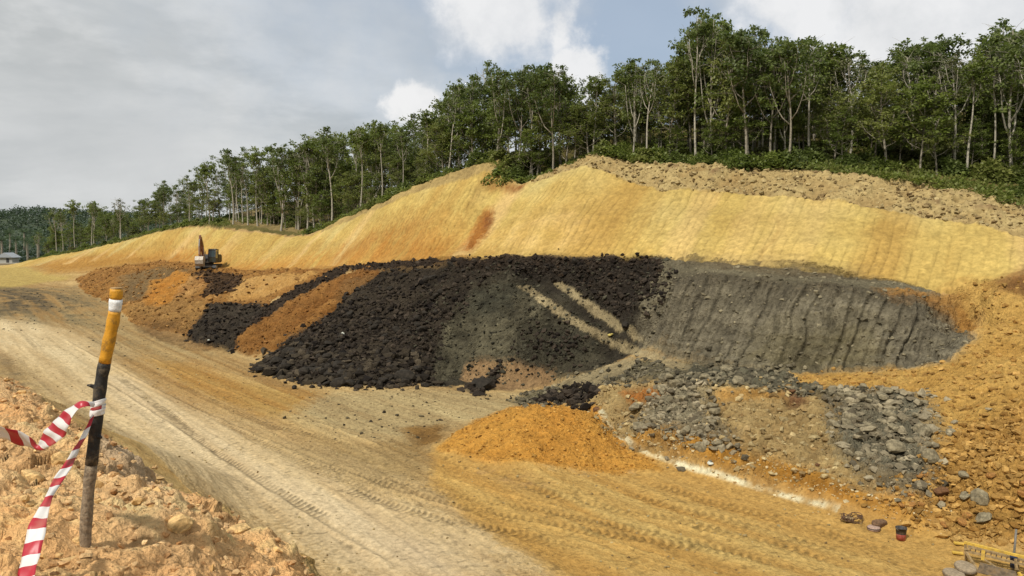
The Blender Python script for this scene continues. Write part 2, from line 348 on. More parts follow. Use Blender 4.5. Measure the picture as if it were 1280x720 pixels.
# right hand orange floor
zone('orange_floor', wpoly([(540, 556), (560, 548), (600, 525), (690, 520), (745, 510), (790, 560), (900, 600), (1050, 645), (1300, 690), (1300, 725), (700, 725), (650, 690), (590, 650), (540, 610)]), lin(190, 140, 74), lin(206, 162, 96), sm=.35, mixn=st, lump=.05, fine=.02, oid=1)
zone('dusty_tracks', wpoly([(560, 600), (660, 590), (780, 600), (940, 640), (1100, 690), (1200, 722), (860, 722), (700, 680), (600, 640)]), lin(188, 142, 78), lin(206, 168, 104), sm=1.2, a=np.clip(.5 + 1.2 * st, 0, 1), mixn=st)
zone('pale_scrape', wpoly([(735, 568), (780, 583), (790, 592), (740, 580)]), lin(206, 184, 146), lin(226, 210, 178), sm=.3, a=np.clip(.8 + 1.0 * f3, 0, 1))
zone('pale_scrape2', wpoly([(672, 572), (740, 588), (735, 594), (680, 580)]), lin(196, 168, 120), lin(214, 190, 146), sm=.4, a=np.clip(.5 + 1.4 * f3, 0, 1))
zone('grey_scrape', wpoly([(600, 580), (660, 600), (700, 612), (650, 614), (610, 596)]), lin(150, 116, 82), lin(176, 134, 84), sm=.6, a=np.clip(.4 + 1.6 * f3, 0, 1))
# foreground bank
bankp = np.array([(p[0] + .25, p[1] + .25) for p in bank_edge] + [(-20, -30), (-60, 10), (-45, 40)])
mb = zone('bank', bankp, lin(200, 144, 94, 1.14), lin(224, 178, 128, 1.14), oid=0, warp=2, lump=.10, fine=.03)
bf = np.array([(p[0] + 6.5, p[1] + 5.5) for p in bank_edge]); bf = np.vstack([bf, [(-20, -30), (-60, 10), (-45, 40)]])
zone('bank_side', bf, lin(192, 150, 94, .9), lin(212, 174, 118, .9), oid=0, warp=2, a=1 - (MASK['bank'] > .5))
zone('bank_pale', wpoly([(120, 560), (190, 580), (225, 610), (200, 640), (150, 625), (110, 600)], 2), lin(206, 164, 124), lin(228, 192, 156), sm=.12, warp=2, a=np.clip(.6 + 1.2 * f3, 0, 1) * (y < 9))
zone('bank_red', wpoly([(0, 590), (60, 585), (70, 610), (0, 625)], 2), lin(150, 96, 54), lin(180, 124, 74), sm=.12, warp=2, a=np.clip(.3 + 1.2 * f3, 0, 1) * (y < 9))
zone('bank_dark', wpoly([(0, 440), (20, 452), (55, 500), (40, 508), (0, 475)], 2), lin(92, 78, 60), lin(136, 112, 84), sm=.8, a=(y > 8) * np.clip(.6 + f2, 0, 1))
# hill
hb = np.clip(.5 + .6 * f1 + .5 * f2, 0, 1)
zone('forest_floor', behind, lin(90, 82, 46), lin(124, 108, 64), oid=5, lump=.25, fine=.05)
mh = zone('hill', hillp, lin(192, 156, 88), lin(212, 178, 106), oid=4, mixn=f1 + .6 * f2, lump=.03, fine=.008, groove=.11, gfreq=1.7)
lft = sstep(x, -4, -30)
zone('hill_left', np.array([(p[0], p[1]) for p in toe[9:]] + [(p[0] - 7, p[1] + 1) for p in crest[:13:-1]]), lin(192, 156, 86), lin(206, 172, 104), mixn=f1, a=.7, sm=2)
zone('toe_orange', wpoly([(190, 318), (250, 312), (300, 330), (400, 322), (440, 305), (520, 285), (600, 310), (620, 322), (560, 326), (440, 336), (330, 342), (250, 342), (190, 330)]), lin(184, 124, 54), lin(200, 152, 82), sm=2.2, a=np.clip(.62 + .9 * f2, 0, 1))
zone('left_bank', wpoly([(35, 331), (100, 318), (160, 312), (215, 312), (195, 328), (120, 338), (60, 342)]), lin(168, 118, 56), lin(188, 138, 72), sm=2, fine=.05)
zone('scar', wpoly([(573, 312), (585, 290), (608, 262), (616, 266), (600, 296), (588, 314)]), lin(176, 118, 54), lin(196, 140, 68), sm=.5, lump=.35)
zone('scar2', wpoly([(604, 282), (610, 270), (614, 272), (606, 288)]), lin(120, 70, 34), lin(150, 92, 46), sm=.2)
zone('hill_grey', wpoly([(800, 232), (870, 242), (880, 300), (860, 310), (800, 290)]), lin(196, 166, 102), lin(212, 180, 116), sm=2, a=.7 + 0 * x)
zone('peach', wpoly([(640, 270), (740, 250), (760, 290), (700, 318), (640, 318), (610, 310)]), lin(208, 164, 98), lin(222, 182, 120), sm=2.5, a=np.clip(.6 + .8 * f2, 0, 1))
sg = -.83 * x + .55 * y + .5 * f2
gul = fbm(sg, z * .10, 0 * x, .9, 4, 91); gul2 = fbm(sg, z * .07, 0 * x, .28, 3, 93)
hm0 = MASK['hill']
for val, ca, k in ((np.clip(gul2 * 2.2 - .1, 0, 1), lin(222, 180, 122), .75), (np.clip(-gul2 * 2.4 - .15, 0, 1), lin(186, 142, 76), .7), (np.clip(gul * 3 - .9, 0, 1), lin(160, 118, 62), .5), (np.clip(f1 * 2.5 - .4, 0, 1), lin(200, 178, 124), .5)):
    w_ = (val * k * hm0)[:, None]; C[:] = C * (1 - w_) + ca * w_
zone('toe_orange2', wpoly([(190, 316), (250, 310), (300, 328), (400, 318), (440, 300), (500, 285), (560, 300), (620, 318), (560, 325), (440, 335), (330, 341), (250, 341), (190, 330)]), lin(178, 116, 50), lin(198, 142, 74), sm=2.2, a=np.clip(.7 + 1.2 * gul + .5 * f2, 0, .95))
bandc = fbm(z * .9 + .3 * f1, sg * .06, 0 * x, .8, 3, 95) * hm0; C *= m3(1 + .16 * bandc)
zone('scar3', wpoly([(578, 314), (588, 292), (604, 266), (616, 262), (608, 284), (594, 312)]), lin(142, 84, 38), lin(182, 122, 60), sm=.6, lump=.4, fine=.05)
zone('scar4', wpoly([(600, 290), (606, 272), (616, 266), (612, 282), (604, 296)]), lin(112, 66, 34), lin(150, 94, 50), sm=.4, lump=.4, a=np.clip(.5 + 1.5 * f3 + f2, 0, 1))
zone('stain_line', wpoly([(402, 325), (470, 292), (540, 274), (545, 278), (480, 300), (415, 330)]), lin(160, 108, 52), lin(184, 134, 72), sm=.6, a=np.clip(.5 + 1.2 * f3 + f2, 0, 1))
# pale top soil along the crest
def wline(pp, ymin=13):
    res = []
    for a, b in zip(pp, pp[1:]):
        n = max(1, int(math.hypot(b[0] - a[0], b[1] - a[1]) / 14))
        res += [(a[0] + (b[0] - a[0]) * k / n, a[1] + (b[1] - a[1]) * k / n) for k in range(n)]
    return np.array(hits(res + [pp[-1]], ymin))[:, :2]
tsp = np.vstack([wline([(1330, 315), (1280, 300), (1220, 284), (1150, 272), (1080, 256), (1000, 246), (930, 242), (870, 239), (820, 239), (790, 228), (755, 212), (720, 212), (690, 219), (665, 230)]), np.array([(p[0] + 1.2, p[1] + 1.2) for p in crest[13::-1]])])
zone('top_soil', tsp, lin(160, 128, 84), lin(196, 168, 118), oid=4, mixn=f2, lump=.42, fine=.06, groove=.0)
zone('top_stain', tsp, lin(104, 78, 56), lin(140, 110, 78), sm=.5, a=np.clip(f2 * 2.4 + f3 - .75, 0, 1))
tl = np.vstack([wline([(620, 216), (600, 217), (560, 228), (500, 250), (440, 274), (400, 292)]), np.array([(p[0] + 1, p[1] + 1) for p in crest[21:15:-1]])])
zone('top_soil_left', tl, lin(150, 122, 80), lin(188, 156, 102), oid=4, lump=.3, fine=.05, groove=0)
zone('notch', wpoly([(596, 226), (615, 228), (640, 232), (664, 228), (650, 240), (620, 236)]), lin(120, 72, 40), lin(168, 110, 60), sm=.5)
zone('shelf', np.array([(p[0] + 1.0, p[1] + 1.0) for p in crest[20:27]] + [(p[0] + 9, p[1] + 9) for p in crest[26:19:-1]]), lin(118, 100, 66), lin(158, 132, 88), oid=5, lump=.3)
# left bench slope
zone('bench_slope', wpoly([(95, 348), (125, 336), (200, 326), (250, 330), (300, 338), (400, 336), (440, 334), (400, 350), (340, 375), (330, 395), (240, 422), (190, 412), (160, 400), (140, 380), (105, 366)]), lin(138, 88, 44), lin(174, 124, 68), oid=6, mixn=f2 + .5 * f3, lump=.35, fine=.06, blk=.10, blkf=1.4)
zone('bs_tan', wpoly([(150, 385), (200, 372), (250, 375), (265, 385), (235, 415), (180, 408)]), lin(132, 92, 52), lin(178, 132, 78), sm=.8, blk=.2, blkf=1.3)
zone('bs_dirt', wpoly([(170, 405), (220, 400), (240, 420), (290, 432), (250, 440), (180, 420)]), lin(92, 66, 42), lin(140, 100, 60), sm=.8, blk=.2, blkf=1.2, a=.75 + 0 * x)
zone('bs_grey', wpoly([(150, 345), (200, 334), (240, 337), (230, 352), (180, 372), (150, 380)]), lin(112, 92, 66), lin(140, 112, 78), sm=1.2, a=.85 + 0 * x)
zone('bs_orange', wpoly([(190, 352), (225, 340), (240, 345), (225, 370), (200, 385), (180, 378)]), lin(182, 116, 48), lin(198, 136, 66), sm=.6)
zone('bs_peach', wpoly([(300, 350), (345, 342), (400, 340), (370, 355), (330, 372), (285, 376)]), lin(192, 138, 74), lin(208, 160, 100), sm=.6, blk=.04)
zone('bs_dark', wpoly([(240, 342), (262, 340), (300, 345), (304, 352), (290, 368), (255, 372), (262, 355)]), lin(56, 40, 30), lin(96, 70, 48), sm=.5, blk=.2, blkf=1.3)
zone('bs_clods', wpoly([(236, 348), (255, 343), (262, 352), (240, 372), (215, 372)]), lin(150, 98, 54), lin(200, 150, 92), sm=.5, blk=.2, blkf=1.2)
# black heaps
K0, K1 = lin(42, 34, 28), lin(78, 66, 54)
zone('pit_back', wpoly([(530, 483), (500, 400), (560, 330), (700, 322), (838, 326), (845, 372), (800, 440), (740, 466), (690, 476), (640, 480)]), lin(52, 44, 37), lin(80, 71, 58), oid=7, sm=.3, lump=.2, blk=.12, blkf=1.6)
zone('black_left', wpoly([(262, 378), (300, 380), (330, 382), (350, 378), (318, 405), (300, 425), (295, 440), (262, 432), (235, 428), (238, 415), (252, 395)]), K0, K1, oid=3, sm=.3, lump=.2, blk=.25, blkf=1.5, fine=.05)
zone('nose', wpoly([(292, 438), (302, 418), (330, 398), (380, 368), (420, 346), (460, 334), (478, 346), (440, 372), (400, 405), (350, 440), (312, 444)]), lin(128, 80, 38), lin(164, 114, 62), oid=6, sm=.3, lump=.4, fine=.06, blk=.1, blkf=1.2)
zone('nose_dark', wpoly([(425, 352), (450, 345), (478, 346), (440, 372), (420, 378)]), lin(104, 74, 46), lin(150, 106, 62), sm=.6)
zone('black_heap', wpoly([(478, 338), (560, 332), (640, 328), (720, 330), (640, 345), (600, 360), (560, 400), (540, 440), (536, 482), (480, 485), (410, 483), (340, 468), (318, 460), (335, 445), (400, 400), (440, 368)]), K0, K1, oid=3, sm=.5, lump=.2, blk=.13, blkf=2.0, fine=.07)
zone('black_ridge', wpoly([(300, 420), (330, 385), (380, 355), (420, 336), (480, 329), (560, 324), (640, 320), (700, 320), (760, 321), (830, 326), (836, 345), (800, 350), (720, 352), (640, 336), (560, 332), (480, 338), (440, 338), (400, 356), (350, 386)]), lin(44, 34, 28), lin(76, 60, 48), oid=3, sm=.35, lump=.3, blk=.22, blkf=1.8, fine=.06)
zone('black_upper', wpoly([(640, 330), (720, 328), (820, 330), (838, 345), (835, 372), (800, 398), (770, 400), (740, 372), (690, 352), (640, 345)]), lin(40, 33, 28), lin(64, 54, 46), oid=3, sm=.4, lump=.3, blk=.16, blkf=1.5, fine=.06)
# grey cut face
zone('face', wpoly([(545, 440), (560, 400), (590, 365), (620, 352), (650, 356), (700, 395), (750, 430), (765, 440), (720, 462), (690, 470), (600, 455), (575, 470), (545, 478)]), lin(76, 68, 54), lin(118, 107, 86), oid=7, sm=.6, lump=.12, fine=.03, groove=.16, gfreq=1.5, mixn=f2 + .4 * f3)
zone('face_dark', wpoly([(650, 400), (690, 395), (740, 425), (750, 440), (715, 455), (670, 462), (640, 455)]), lin(44, 40, 34), lin(74, 68, 56), sm=.6, a=np.clip(.8 + f2, 0, 1), blk=.2, blkf=1.3)
zone('face_dark2', wpoly([(580, 366), (640, 356), (650, 385), (590, 395)]), lin(44, 42, 36), lin(76, 72, 60), sm=.8, blk=.12, blkf=1.6, a=.85 + 0 * x)
zone('pink', wpoly([(574, 476), (580, 452), (640, 452), (690, 466), (688, 482), (640, 489)]), lin(150, 114, 80), lin(182, 144, 104), oid=7, sm=.25, groove=.12, gfreq=1.6, lump=.06, blk=0)
zone('slump', wpoly([(571, 488), (600, 478), (625, 455), (622, 480), (600, 496)]), lin(48, 40, 34), lin(76, 66, 54), sm=.2, blk=.3, blkf=1.3)
zone('junction', wpoly([(640, 500), (690, 482), (750, 462), (800, 450), (870, 452), (980, 464), (990, 480), (900, 486), (820, 476), (760, 482), (720, 505), (650, 508)]), lin(92, 82, 64), lin(128, 114, 88), oid=7, sm=.6, lump=.2, blk=.14, blkf=1.6)
zone('junction2', wpoly([(665, 502), (700, 488), (735, 480), (750, 495), (740, 508)]), lin(62, 54, 46), lin(96, 86, 72), sm=.4, blk=.25, blkf=1.3)
for nm, pp in (('rut', [(645, 357), (660, 357), (716, 394), (772, 426), (840, 450), (900, 466), (880, 470), (818, 454), (757, 431), (704, 400)]), ('rut2', [(690, 353), (704, 353), (750, 385), (796, 417), (866, 447), (850, 450), (788, 424), (738, 392)]), ('rut3', [(668, 502), (720, 477), (792, 449), (800, 456), (738, 488), (694, 504)]), ('rut4', [(690, 480), (740, 465), (790, 446), (792, 449), (740, 470), (700, 486)])):
    zone(nm, wpoly(pp), lin(152, 130, 98), lin(188, 164, 126), warp=2, blk=.02, lump=.05, a=np.clip(.9 + .7 * f3, 0, 1))
# right hand grey wall
zone('wall_bench', np.array([(p[0], p[1]) for p in toe[3:8]] + [(p[0] - .2, p[1]) for p in LINES['wall_top']]), lin(110, 98, 80), lin(146, 131, 106), oid=7, lump=.16, fine=.04)
zone('toe_dark', wpoly([(838, 326), (860, 318), (920, 328), (1000, 330), (1060, 340), (1100, 350), (1000, 346), (900, 338)]), lin(96, 82, 66), lin(126, 106, 80), oid=7, sm=.7, a=np.clip(.8 + .8 * f3, 0, 1))
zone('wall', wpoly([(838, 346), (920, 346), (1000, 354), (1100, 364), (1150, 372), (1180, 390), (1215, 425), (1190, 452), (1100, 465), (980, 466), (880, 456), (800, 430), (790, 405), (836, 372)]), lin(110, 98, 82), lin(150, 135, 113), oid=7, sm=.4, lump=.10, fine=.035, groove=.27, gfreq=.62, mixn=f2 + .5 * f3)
zone('wall_lip', wpoly([(838, 342), (920, 343), (1000, 351), (1100, 361), (1180, 382), (1205, 410), (1180, 398), (1100, 376), (1000, 366), (920, 360), (838, 362)]), lin(70, 60, 49), lin(112, 98, 80), oid=7, sm=.35, lump=.25, blk=.12, blkf=1.8, a=np.clip(.6 + .9 * f2 + .5 * f3, 0, 1))  # rough crust, with the overhang's shade painted in as a darker colour
zone('wall_olive', wpoly([(960, 425), (1060, 415), (1110, 430), (1100, 458), (980, 460), (920, 450)]), lin(112, 98, 62), lin(142, 124, 80), sm=1, a=.55 + 0 * x)
zone('wall_rim', wpoly([(1090, 360), (1150, 366), (1222, 372), (1230, 400), (1215, 425), (1180, 392), (1150, 376)]), lin(150, 98, 50), lin(190, 138, 74), oid=6, sm=.5, lump=.4, blk=.12, blkf=1.4)
# right hand orange slope and lower grey step
zone('orange_slope', wpoly([(1180, 366), (1230, 354), (1320, 345), (1320, 680), (1200, 668), (1150, 640), (1160, 560), (1150, 500), (1000, 482), (985, 466), (1100, 466), (1190, 454), (1220, 425), (1232, 398)]), lin(188, 138, 70, .80), lin(208, 162, 92, .80), oid=6, sm=.4, lump=.22, fine=.05, blk=.03, blkf=2)
zone('orange_rock', wpoly([(1150, 560), (1200, 540), (1320, 500), (1320, 680), (1200, 668), (1130, 655), (1080, 640)]), lin(168, 118, 58, .8), lin(200, 152, 84, .8), sm=.8, lump=.25, blk=.10, blkf=1.8)
zone('corner_brown', wpoly([(1235, 360), (1260, 342), (1320, 330), (1320, 365), (1260, 372)]), lin(120, 84, 52), lin(160, 112, 64), sm=.5)
G0, G1 = lin(120, 106, 86), lin(160, 144, 118)
zone('step_tan', wpoly([(745, 540), (735, 500), (760, 482), (850, 480), (990, 480), (1060, 490), (1080, 560), (1090, 610), (1060, 636), (960, 612), (880, 590), (800, 565)]), lin(158, 124, 80), lin(194, 162, 112), oid=6, sm=.4, lump=.35, fine=.05, blk=.10, blkf=1.1, mixn=f2 + .6 * f3)
zone('step_grey', wpoly([(820, 482), (850, 476), (880, 480), (890, 510), (900, 545), (925, 570), (900, 575), (850, 560), (800, 535), (790, 520), (815, 505)]), G0, G1, oid=7, sm=.8, lump=.2, blk=.2, blkf=2)
zone('step_red', wpoly([(775, 488), (820, 483), (826, 498), (790, 502)]), lin(168, 104, 50), lin(190, 124, 66), sm=.25, blk=.02)
zone('step_orange', wpoly([(890, 500), (940, 486), (990, 482), (1000, 490), (960, 500), (905, 508)]), lin(182, 130, 66), lin(200, 150, 86), sm=.3)
zone('step_maroon', wpoly([(972, 486), (1000, 488), (1010, 500), (985, 505)]), lin(104, 64, 46), lin(138, 92, 64), sm=.4, blk=.2, a=.8 + 0 * x)
zone('step_grey2', wpoly([(1035, 490), (1100, 486), (1160, 500), (1165, 540), (1160, 575), (1165, 612), (1130, 622), (1090, 610), (1060, 575), (1040, 530)]), G0, lin(136, 127, 108), oid=7, sm=.8, lump=.25, blk=.24, blkf=1.6)
zone('bench_rubble', wpoly([(860, 456), (980, 468), (1000, 480), (1100, 486), (1030, 494), (900, 484), (850, 474)]), lin(84, 77, 64), lin(122, 112, 92), oid=7, sm=.4, blk=.22, blkf=1.6)
# loose heap and windrow
zone('mound', wpoly([(545, 560), (590, 528), (640, 508), (680, 502), (720, 510), (742, 504), (760, 530), (790, 565), (830, 590), (760, 592), (700, 582), (640, 578), (590, 572)]), lin(198, 134, 58, .8), lin(212, 152, 72, .8), oid=6, sm=.25, lump=.16, fine=.05, blk=.03, blkf=2.5)
wind = [(p[0], p[1]) for p in hits([(790, 552), (830, 552), (860, 566), (920, 586), (1000, 612), (1080, 640), (1150, 655)], 13)]
ws, wd = plc(x, y, wind); wmask = np.exp(-(wd / .55) ** 2) * (ws > 0) * (ws < 22) * (1 + .5 * vn(ws * .8, ws * 0, ws * 0, 41))
white = [(p[0], p[1]) for p in hits([(752, 515), (765, 540), (800, 566), (850, 585), (920, 606), (1000, 630), (1062, 648)], 13)]
s_, d_ = plc(x, y, white)
C[:] = C * m3(1 - np.clip(wmask, 0, 1)) + (m3(np.clip(.5 + f3, 0, 1)) * lin(196, 138, 60) + m3(np.clip(.5 - f3, 0, 1)) * lin(180, 124, 56)) * m3(np.clip(wmask, 0, 1))
ml = np.clip(1.5 - np.abs(d_ + .22 * f2 + .10 * f3) / .11, 0, 1) * np.clip(.62 + 1.3 * f3 + .8 * f2, 0, .9) * (np.hypot(x - white[-1][0], y - white[-1][1]) > .4)
C[:] = C * m3(1 - ml) + m3(ml) * (m3(.5 + .5 * f3) * lin(226, 214, 186, .9) + m3(.5 - .5 * f3) * lin(206, 184, 144, .9))
# pale chalky speckle, small dark crumbs everywhere
C *= m3(1 + .16 * f3 + .12 * f4)
crumb = np.clip((fbm(x, y, z, 5, 2, 61) - .35) * 4, 0, 1) * (OID != 4) * .35
C *= m3(1 - crumb * (blk < .1))
C = np.clip(C, .012, .8)

# roughness of the land
disp = lump * (1.2 * f2 + .55 * f3) + fine * (f3 + 1.1 * f4)
big = fbm(x, y, z, .22, 2, 71)
disp += np.where((OID == 4), .28 * big - .10 * np.clip(gul * 3 - .8, 0, 1), 0)
sC = -.83 * x + .55 * y                     # runs along the foot of the cut
warp_s = sC + .30 * fbm(x, y, z, .3, 2, 31) + .02 * f3
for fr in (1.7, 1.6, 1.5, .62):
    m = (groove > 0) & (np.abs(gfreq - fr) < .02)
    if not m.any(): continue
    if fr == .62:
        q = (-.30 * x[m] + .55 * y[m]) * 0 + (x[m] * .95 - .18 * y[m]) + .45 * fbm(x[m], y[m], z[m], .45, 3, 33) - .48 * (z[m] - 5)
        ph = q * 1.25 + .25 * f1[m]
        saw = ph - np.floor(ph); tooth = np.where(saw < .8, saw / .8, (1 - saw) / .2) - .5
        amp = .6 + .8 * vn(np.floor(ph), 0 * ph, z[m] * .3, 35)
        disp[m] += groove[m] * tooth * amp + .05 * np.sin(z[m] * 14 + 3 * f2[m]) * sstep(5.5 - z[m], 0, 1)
        C[m] *= m3(1 - .55 * np.clip(.3 - np.abs(saw - .9) * 3.2, 0, 1) / .3 * np.clip(.7 + .8 * vn(np.floor(ph), 0 * ph, z[m] * .6, 47), .1, 1))  # groove bottoms darkened in the colour, standing in for shade
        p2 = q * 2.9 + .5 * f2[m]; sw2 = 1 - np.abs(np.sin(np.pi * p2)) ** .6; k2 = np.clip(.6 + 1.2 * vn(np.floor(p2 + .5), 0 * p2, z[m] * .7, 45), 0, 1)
        disp[m] -= .16 * sw2 * k2; C[m] *= m3(1 - .34 * np.clip(sw2 * 1.6 - .6, 0, 1) * k2)  # finer grooves too: cut in, then shade put into their colour
        lz = z[m] * 1.5 + .8 * f2[m] + .3 * f3[m]; le = lz - np.floor(lz); kz = np.clip(.4 + 1.5 * f1[m] + f2[m], 0, 1)
        disp[m] += .08 * (np.where(le < .85, le / .85, (1 - le) / .15) - .5) * kz
        d1, d2, rr, tx = cells(x[m] + .25 * f3[m], z[m] * 1.1 + y[m] * .4, 2.2, 27); disp[m] += .05 * ((rr - .4) - .5 * (1 - sstep(d2 - d1, 0, .15)))
        C[m] *= m3(1 + .3 * (rr - .5))
    else:
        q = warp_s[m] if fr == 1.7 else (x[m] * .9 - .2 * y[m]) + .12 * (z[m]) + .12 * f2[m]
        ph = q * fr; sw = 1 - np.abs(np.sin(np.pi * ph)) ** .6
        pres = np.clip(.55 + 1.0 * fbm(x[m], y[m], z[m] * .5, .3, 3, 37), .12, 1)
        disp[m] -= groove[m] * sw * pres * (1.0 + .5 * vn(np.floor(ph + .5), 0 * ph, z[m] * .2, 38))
        C[m] *= m3(1 - .42 * np.clip(sw * 1.6 - .6, 0, 1) * np.clip(pres * 1.3 - .2 + .6 * vn(np.floor(ph + .5), 0 * ph, z[m] * .9, 36), 0, 1))  # scrape lines carry painted shade so the shallow grooves show
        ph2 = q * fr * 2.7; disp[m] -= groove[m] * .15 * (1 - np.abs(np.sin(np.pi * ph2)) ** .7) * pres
# a few bench marks running level along the hill
hm_ = (OID == 4) & (groove > 0)
lv = z[hm_] * .55 + .5 * f1[hm_] + .12 * f2[hm_]
disp[hm_] += .10 * (np.abs((lv - np.floor(lv)) - .5) * 2 - .5) + .05 * fbm(x[hm_], y[hm_], z[hm_], 1.1, 3, 39, ridge=True)
for fq in (2.5, 2, 1.8, 1.7, 1.6, 1.5, 1.4, 1.3, 1.2, 1.1, 1.0):
    m = (blk > .015) & (np.abs(blkf - fq) < .02)
    if not m.any(): continue
    ex = x[m] + .2 * f3[m]; ey = y[m] + .9 * z[m]
    for k, (sc, am) in enumerate(((1.0, 1.0), (2.3, .45))):
        d1, d2, rr, tx = cells(ex, ey, fq * sc, 3 + 5 * k)
        b = (rr - .35) * .9 + .55 * tx - .4 * (1 - sstep(d2 - d1, 0, .22))
        disp[m] += blk[m] * am * b
        C[m] *= m3(1 + (.34 if k == 0 else .2) * (rr - .5) * np.clip(blk[m] * 8, 0, 1))
# clods of the near bank
m = (OID == 0)
pm = sstep(y[m], 14, 9)
ex, ey = x[m] + .10 * f3[m], y[m] + .10 * f2[m]
db = 0
for sc, am, sd_ in ((2.4, .11, 4), (5.5, .055, 9), (13, .022, 15)):
    d1, d2, rr, tx = cells(ex, ey, sc, sd_)
    bump = sstep(1 - d1 / .8, 0, .8) * sstep(rr, .3, .8)
    db = db + am * bump
disp[m] += pm * db + pm * .09 * fbm(x[m], y[m], z[m], 1.4, 5, 51) + pm * .02 * fbm(x[m], y[m], z[m], 12, 3, 52, ridge=True)
C[m] *= m3(1 + .26 * fbm(x[m], y[m], z[m], 3.0, 4, 53)) * (1 + np.clip(fbm(x[m], y[m], z[m], 1.6, 3, 54) * 2, -.6, 1)[:, None] * np.array([.05, .0, -.07]))
fx_ = np.exp(-((x - P(105, 667, 3.9)[0]) ** 2 + (y - 3.9) ** 2) / .05); disp *= (1 - .8 * fx_)
z_add = np.zeros(x.size)
z_add += .42 * np.clip(wmask, 0, 1.5) * (1 + .3 * f3)
z_add += .10 * np.exp(-(d_ / .4) ** 2) * (np.abs(s_) < 60) * (1 + f3) * .5

# wheel and crawler tracks
def track(pp, width, pitch, depth, tone, slant=.5, pale=None):
    pl = [(p[0], p[1]) for p in hits(pp, 13)]
    s, d = plc(x, y, pl); L = sum(math.hypot(b[0] - a[0], b[1] - a[1]) for a, b in zip(pl, pl[1:]))
    w = np.clip((width / 2 + .06 * f2 - np.abs(d)) / .07, 0, 1) * sstep(s, 0, 1.5) * sstep(L - s, 0, 1.5)
    i = w > 0
    bar = np.sin((s[i] + slant * np.abs(d[i])) * 2 * math.pi / pitch)
    pr = np.clip(.8 + .9 * fbm(s[i], d[i], 0 * s[i], .5, 2, 81), 0, 1)
    z_add[i] += 1.4 * w[i] * pr * (depth * bar - depth * .8)
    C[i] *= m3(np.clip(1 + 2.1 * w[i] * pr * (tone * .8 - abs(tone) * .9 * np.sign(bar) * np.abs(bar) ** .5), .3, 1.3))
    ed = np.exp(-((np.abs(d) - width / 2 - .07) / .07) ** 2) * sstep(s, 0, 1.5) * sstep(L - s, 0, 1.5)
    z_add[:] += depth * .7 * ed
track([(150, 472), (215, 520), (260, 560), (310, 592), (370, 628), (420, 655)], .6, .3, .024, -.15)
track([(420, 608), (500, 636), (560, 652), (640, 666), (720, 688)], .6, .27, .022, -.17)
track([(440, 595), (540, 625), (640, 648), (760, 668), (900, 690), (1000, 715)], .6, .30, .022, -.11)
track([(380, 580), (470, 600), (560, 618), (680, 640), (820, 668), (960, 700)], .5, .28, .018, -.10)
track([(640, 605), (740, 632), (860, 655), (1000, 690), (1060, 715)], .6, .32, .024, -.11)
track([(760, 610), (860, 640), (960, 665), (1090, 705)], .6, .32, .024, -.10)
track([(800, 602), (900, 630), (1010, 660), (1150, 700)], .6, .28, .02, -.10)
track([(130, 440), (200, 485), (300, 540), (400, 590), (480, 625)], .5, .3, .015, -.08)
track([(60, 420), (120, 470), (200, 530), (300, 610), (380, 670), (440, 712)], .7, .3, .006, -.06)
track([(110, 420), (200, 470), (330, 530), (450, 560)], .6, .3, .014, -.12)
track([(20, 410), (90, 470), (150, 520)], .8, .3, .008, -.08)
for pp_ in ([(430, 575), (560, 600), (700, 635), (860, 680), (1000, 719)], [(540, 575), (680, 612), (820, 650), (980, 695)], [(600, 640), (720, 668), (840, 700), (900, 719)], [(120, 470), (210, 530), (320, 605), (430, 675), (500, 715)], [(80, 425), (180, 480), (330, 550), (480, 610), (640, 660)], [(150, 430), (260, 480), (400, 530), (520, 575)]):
    pl_ = [(p[0], p[1]) for p in hits(pp_, 13)]; s_r, d_r = plc(x, y, pl_)
    e_ = np.exp(-((d_r + .15 * f2) / .10) ** 2) * sstep(s_r, 0, 2); L_ = sum(math.hypot(b[0] - a[0], b[1] - a[1]) for a, b in zip(pl_, pl_[1:])); e_ = e_ * sstep(L_ - s_r, 0, 2) * np.clip(.6 + .8 * fbm(s_r, 0 * x, 0 * x, .4, 2, 83), 0, 1)
    g_ = np.exp(-((d_r - .24 + .15 * f2) / .10) ** 2) * sstep(s_r, 0, 2) * sstep(L_ - s_r, 0, 2)
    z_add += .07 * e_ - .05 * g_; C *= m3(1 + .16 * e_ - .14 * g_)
# ploughed ridges left by tyres
rr_ = ((OID == 1) | (OID == 2)) & (x < 12)
C[rr_] *= m3(1 + .11 * ln[rr_] + .06 * ln2[rr_]); z_add[rr_] += .025 * ln[rr_] + .008 * ln2[rr_]
z_add[rr_] += .05 * st[rr_] + .03 * fbm(rd[rr_], rs[rr_] * .1, 0 * rd[rr_], 4., 2, 25)

vx, vy, vz = x + nx * disp, y + ny * disp, z + nz * disp + z_add
FH = vz.reshape(sh)
def land(px_x, py_y):
    """finished height of the land at a point"""
    v = np.searchsorted(yr, py_y) ; v = min(max(v, 1), len(yr) - 1)
    u = (px_x / (py_y + 1.0) - tt[0]) / (tt[1] - tt[0]); u = int(min(max(round(u), 0), len(tt) - 1))
    return float(FH[v, u])
def landv(X_, Y_):
    v = np.clip(np.searchsorted(yr, Y_), 1, len(yr) - 1); u = np.clip(np.round((X_ / (Y_ + 1.0) - tt[0]) / (tt[1] - tt[0])).astype(int), 0, len(tt) - 1)
    return FH[v, u]

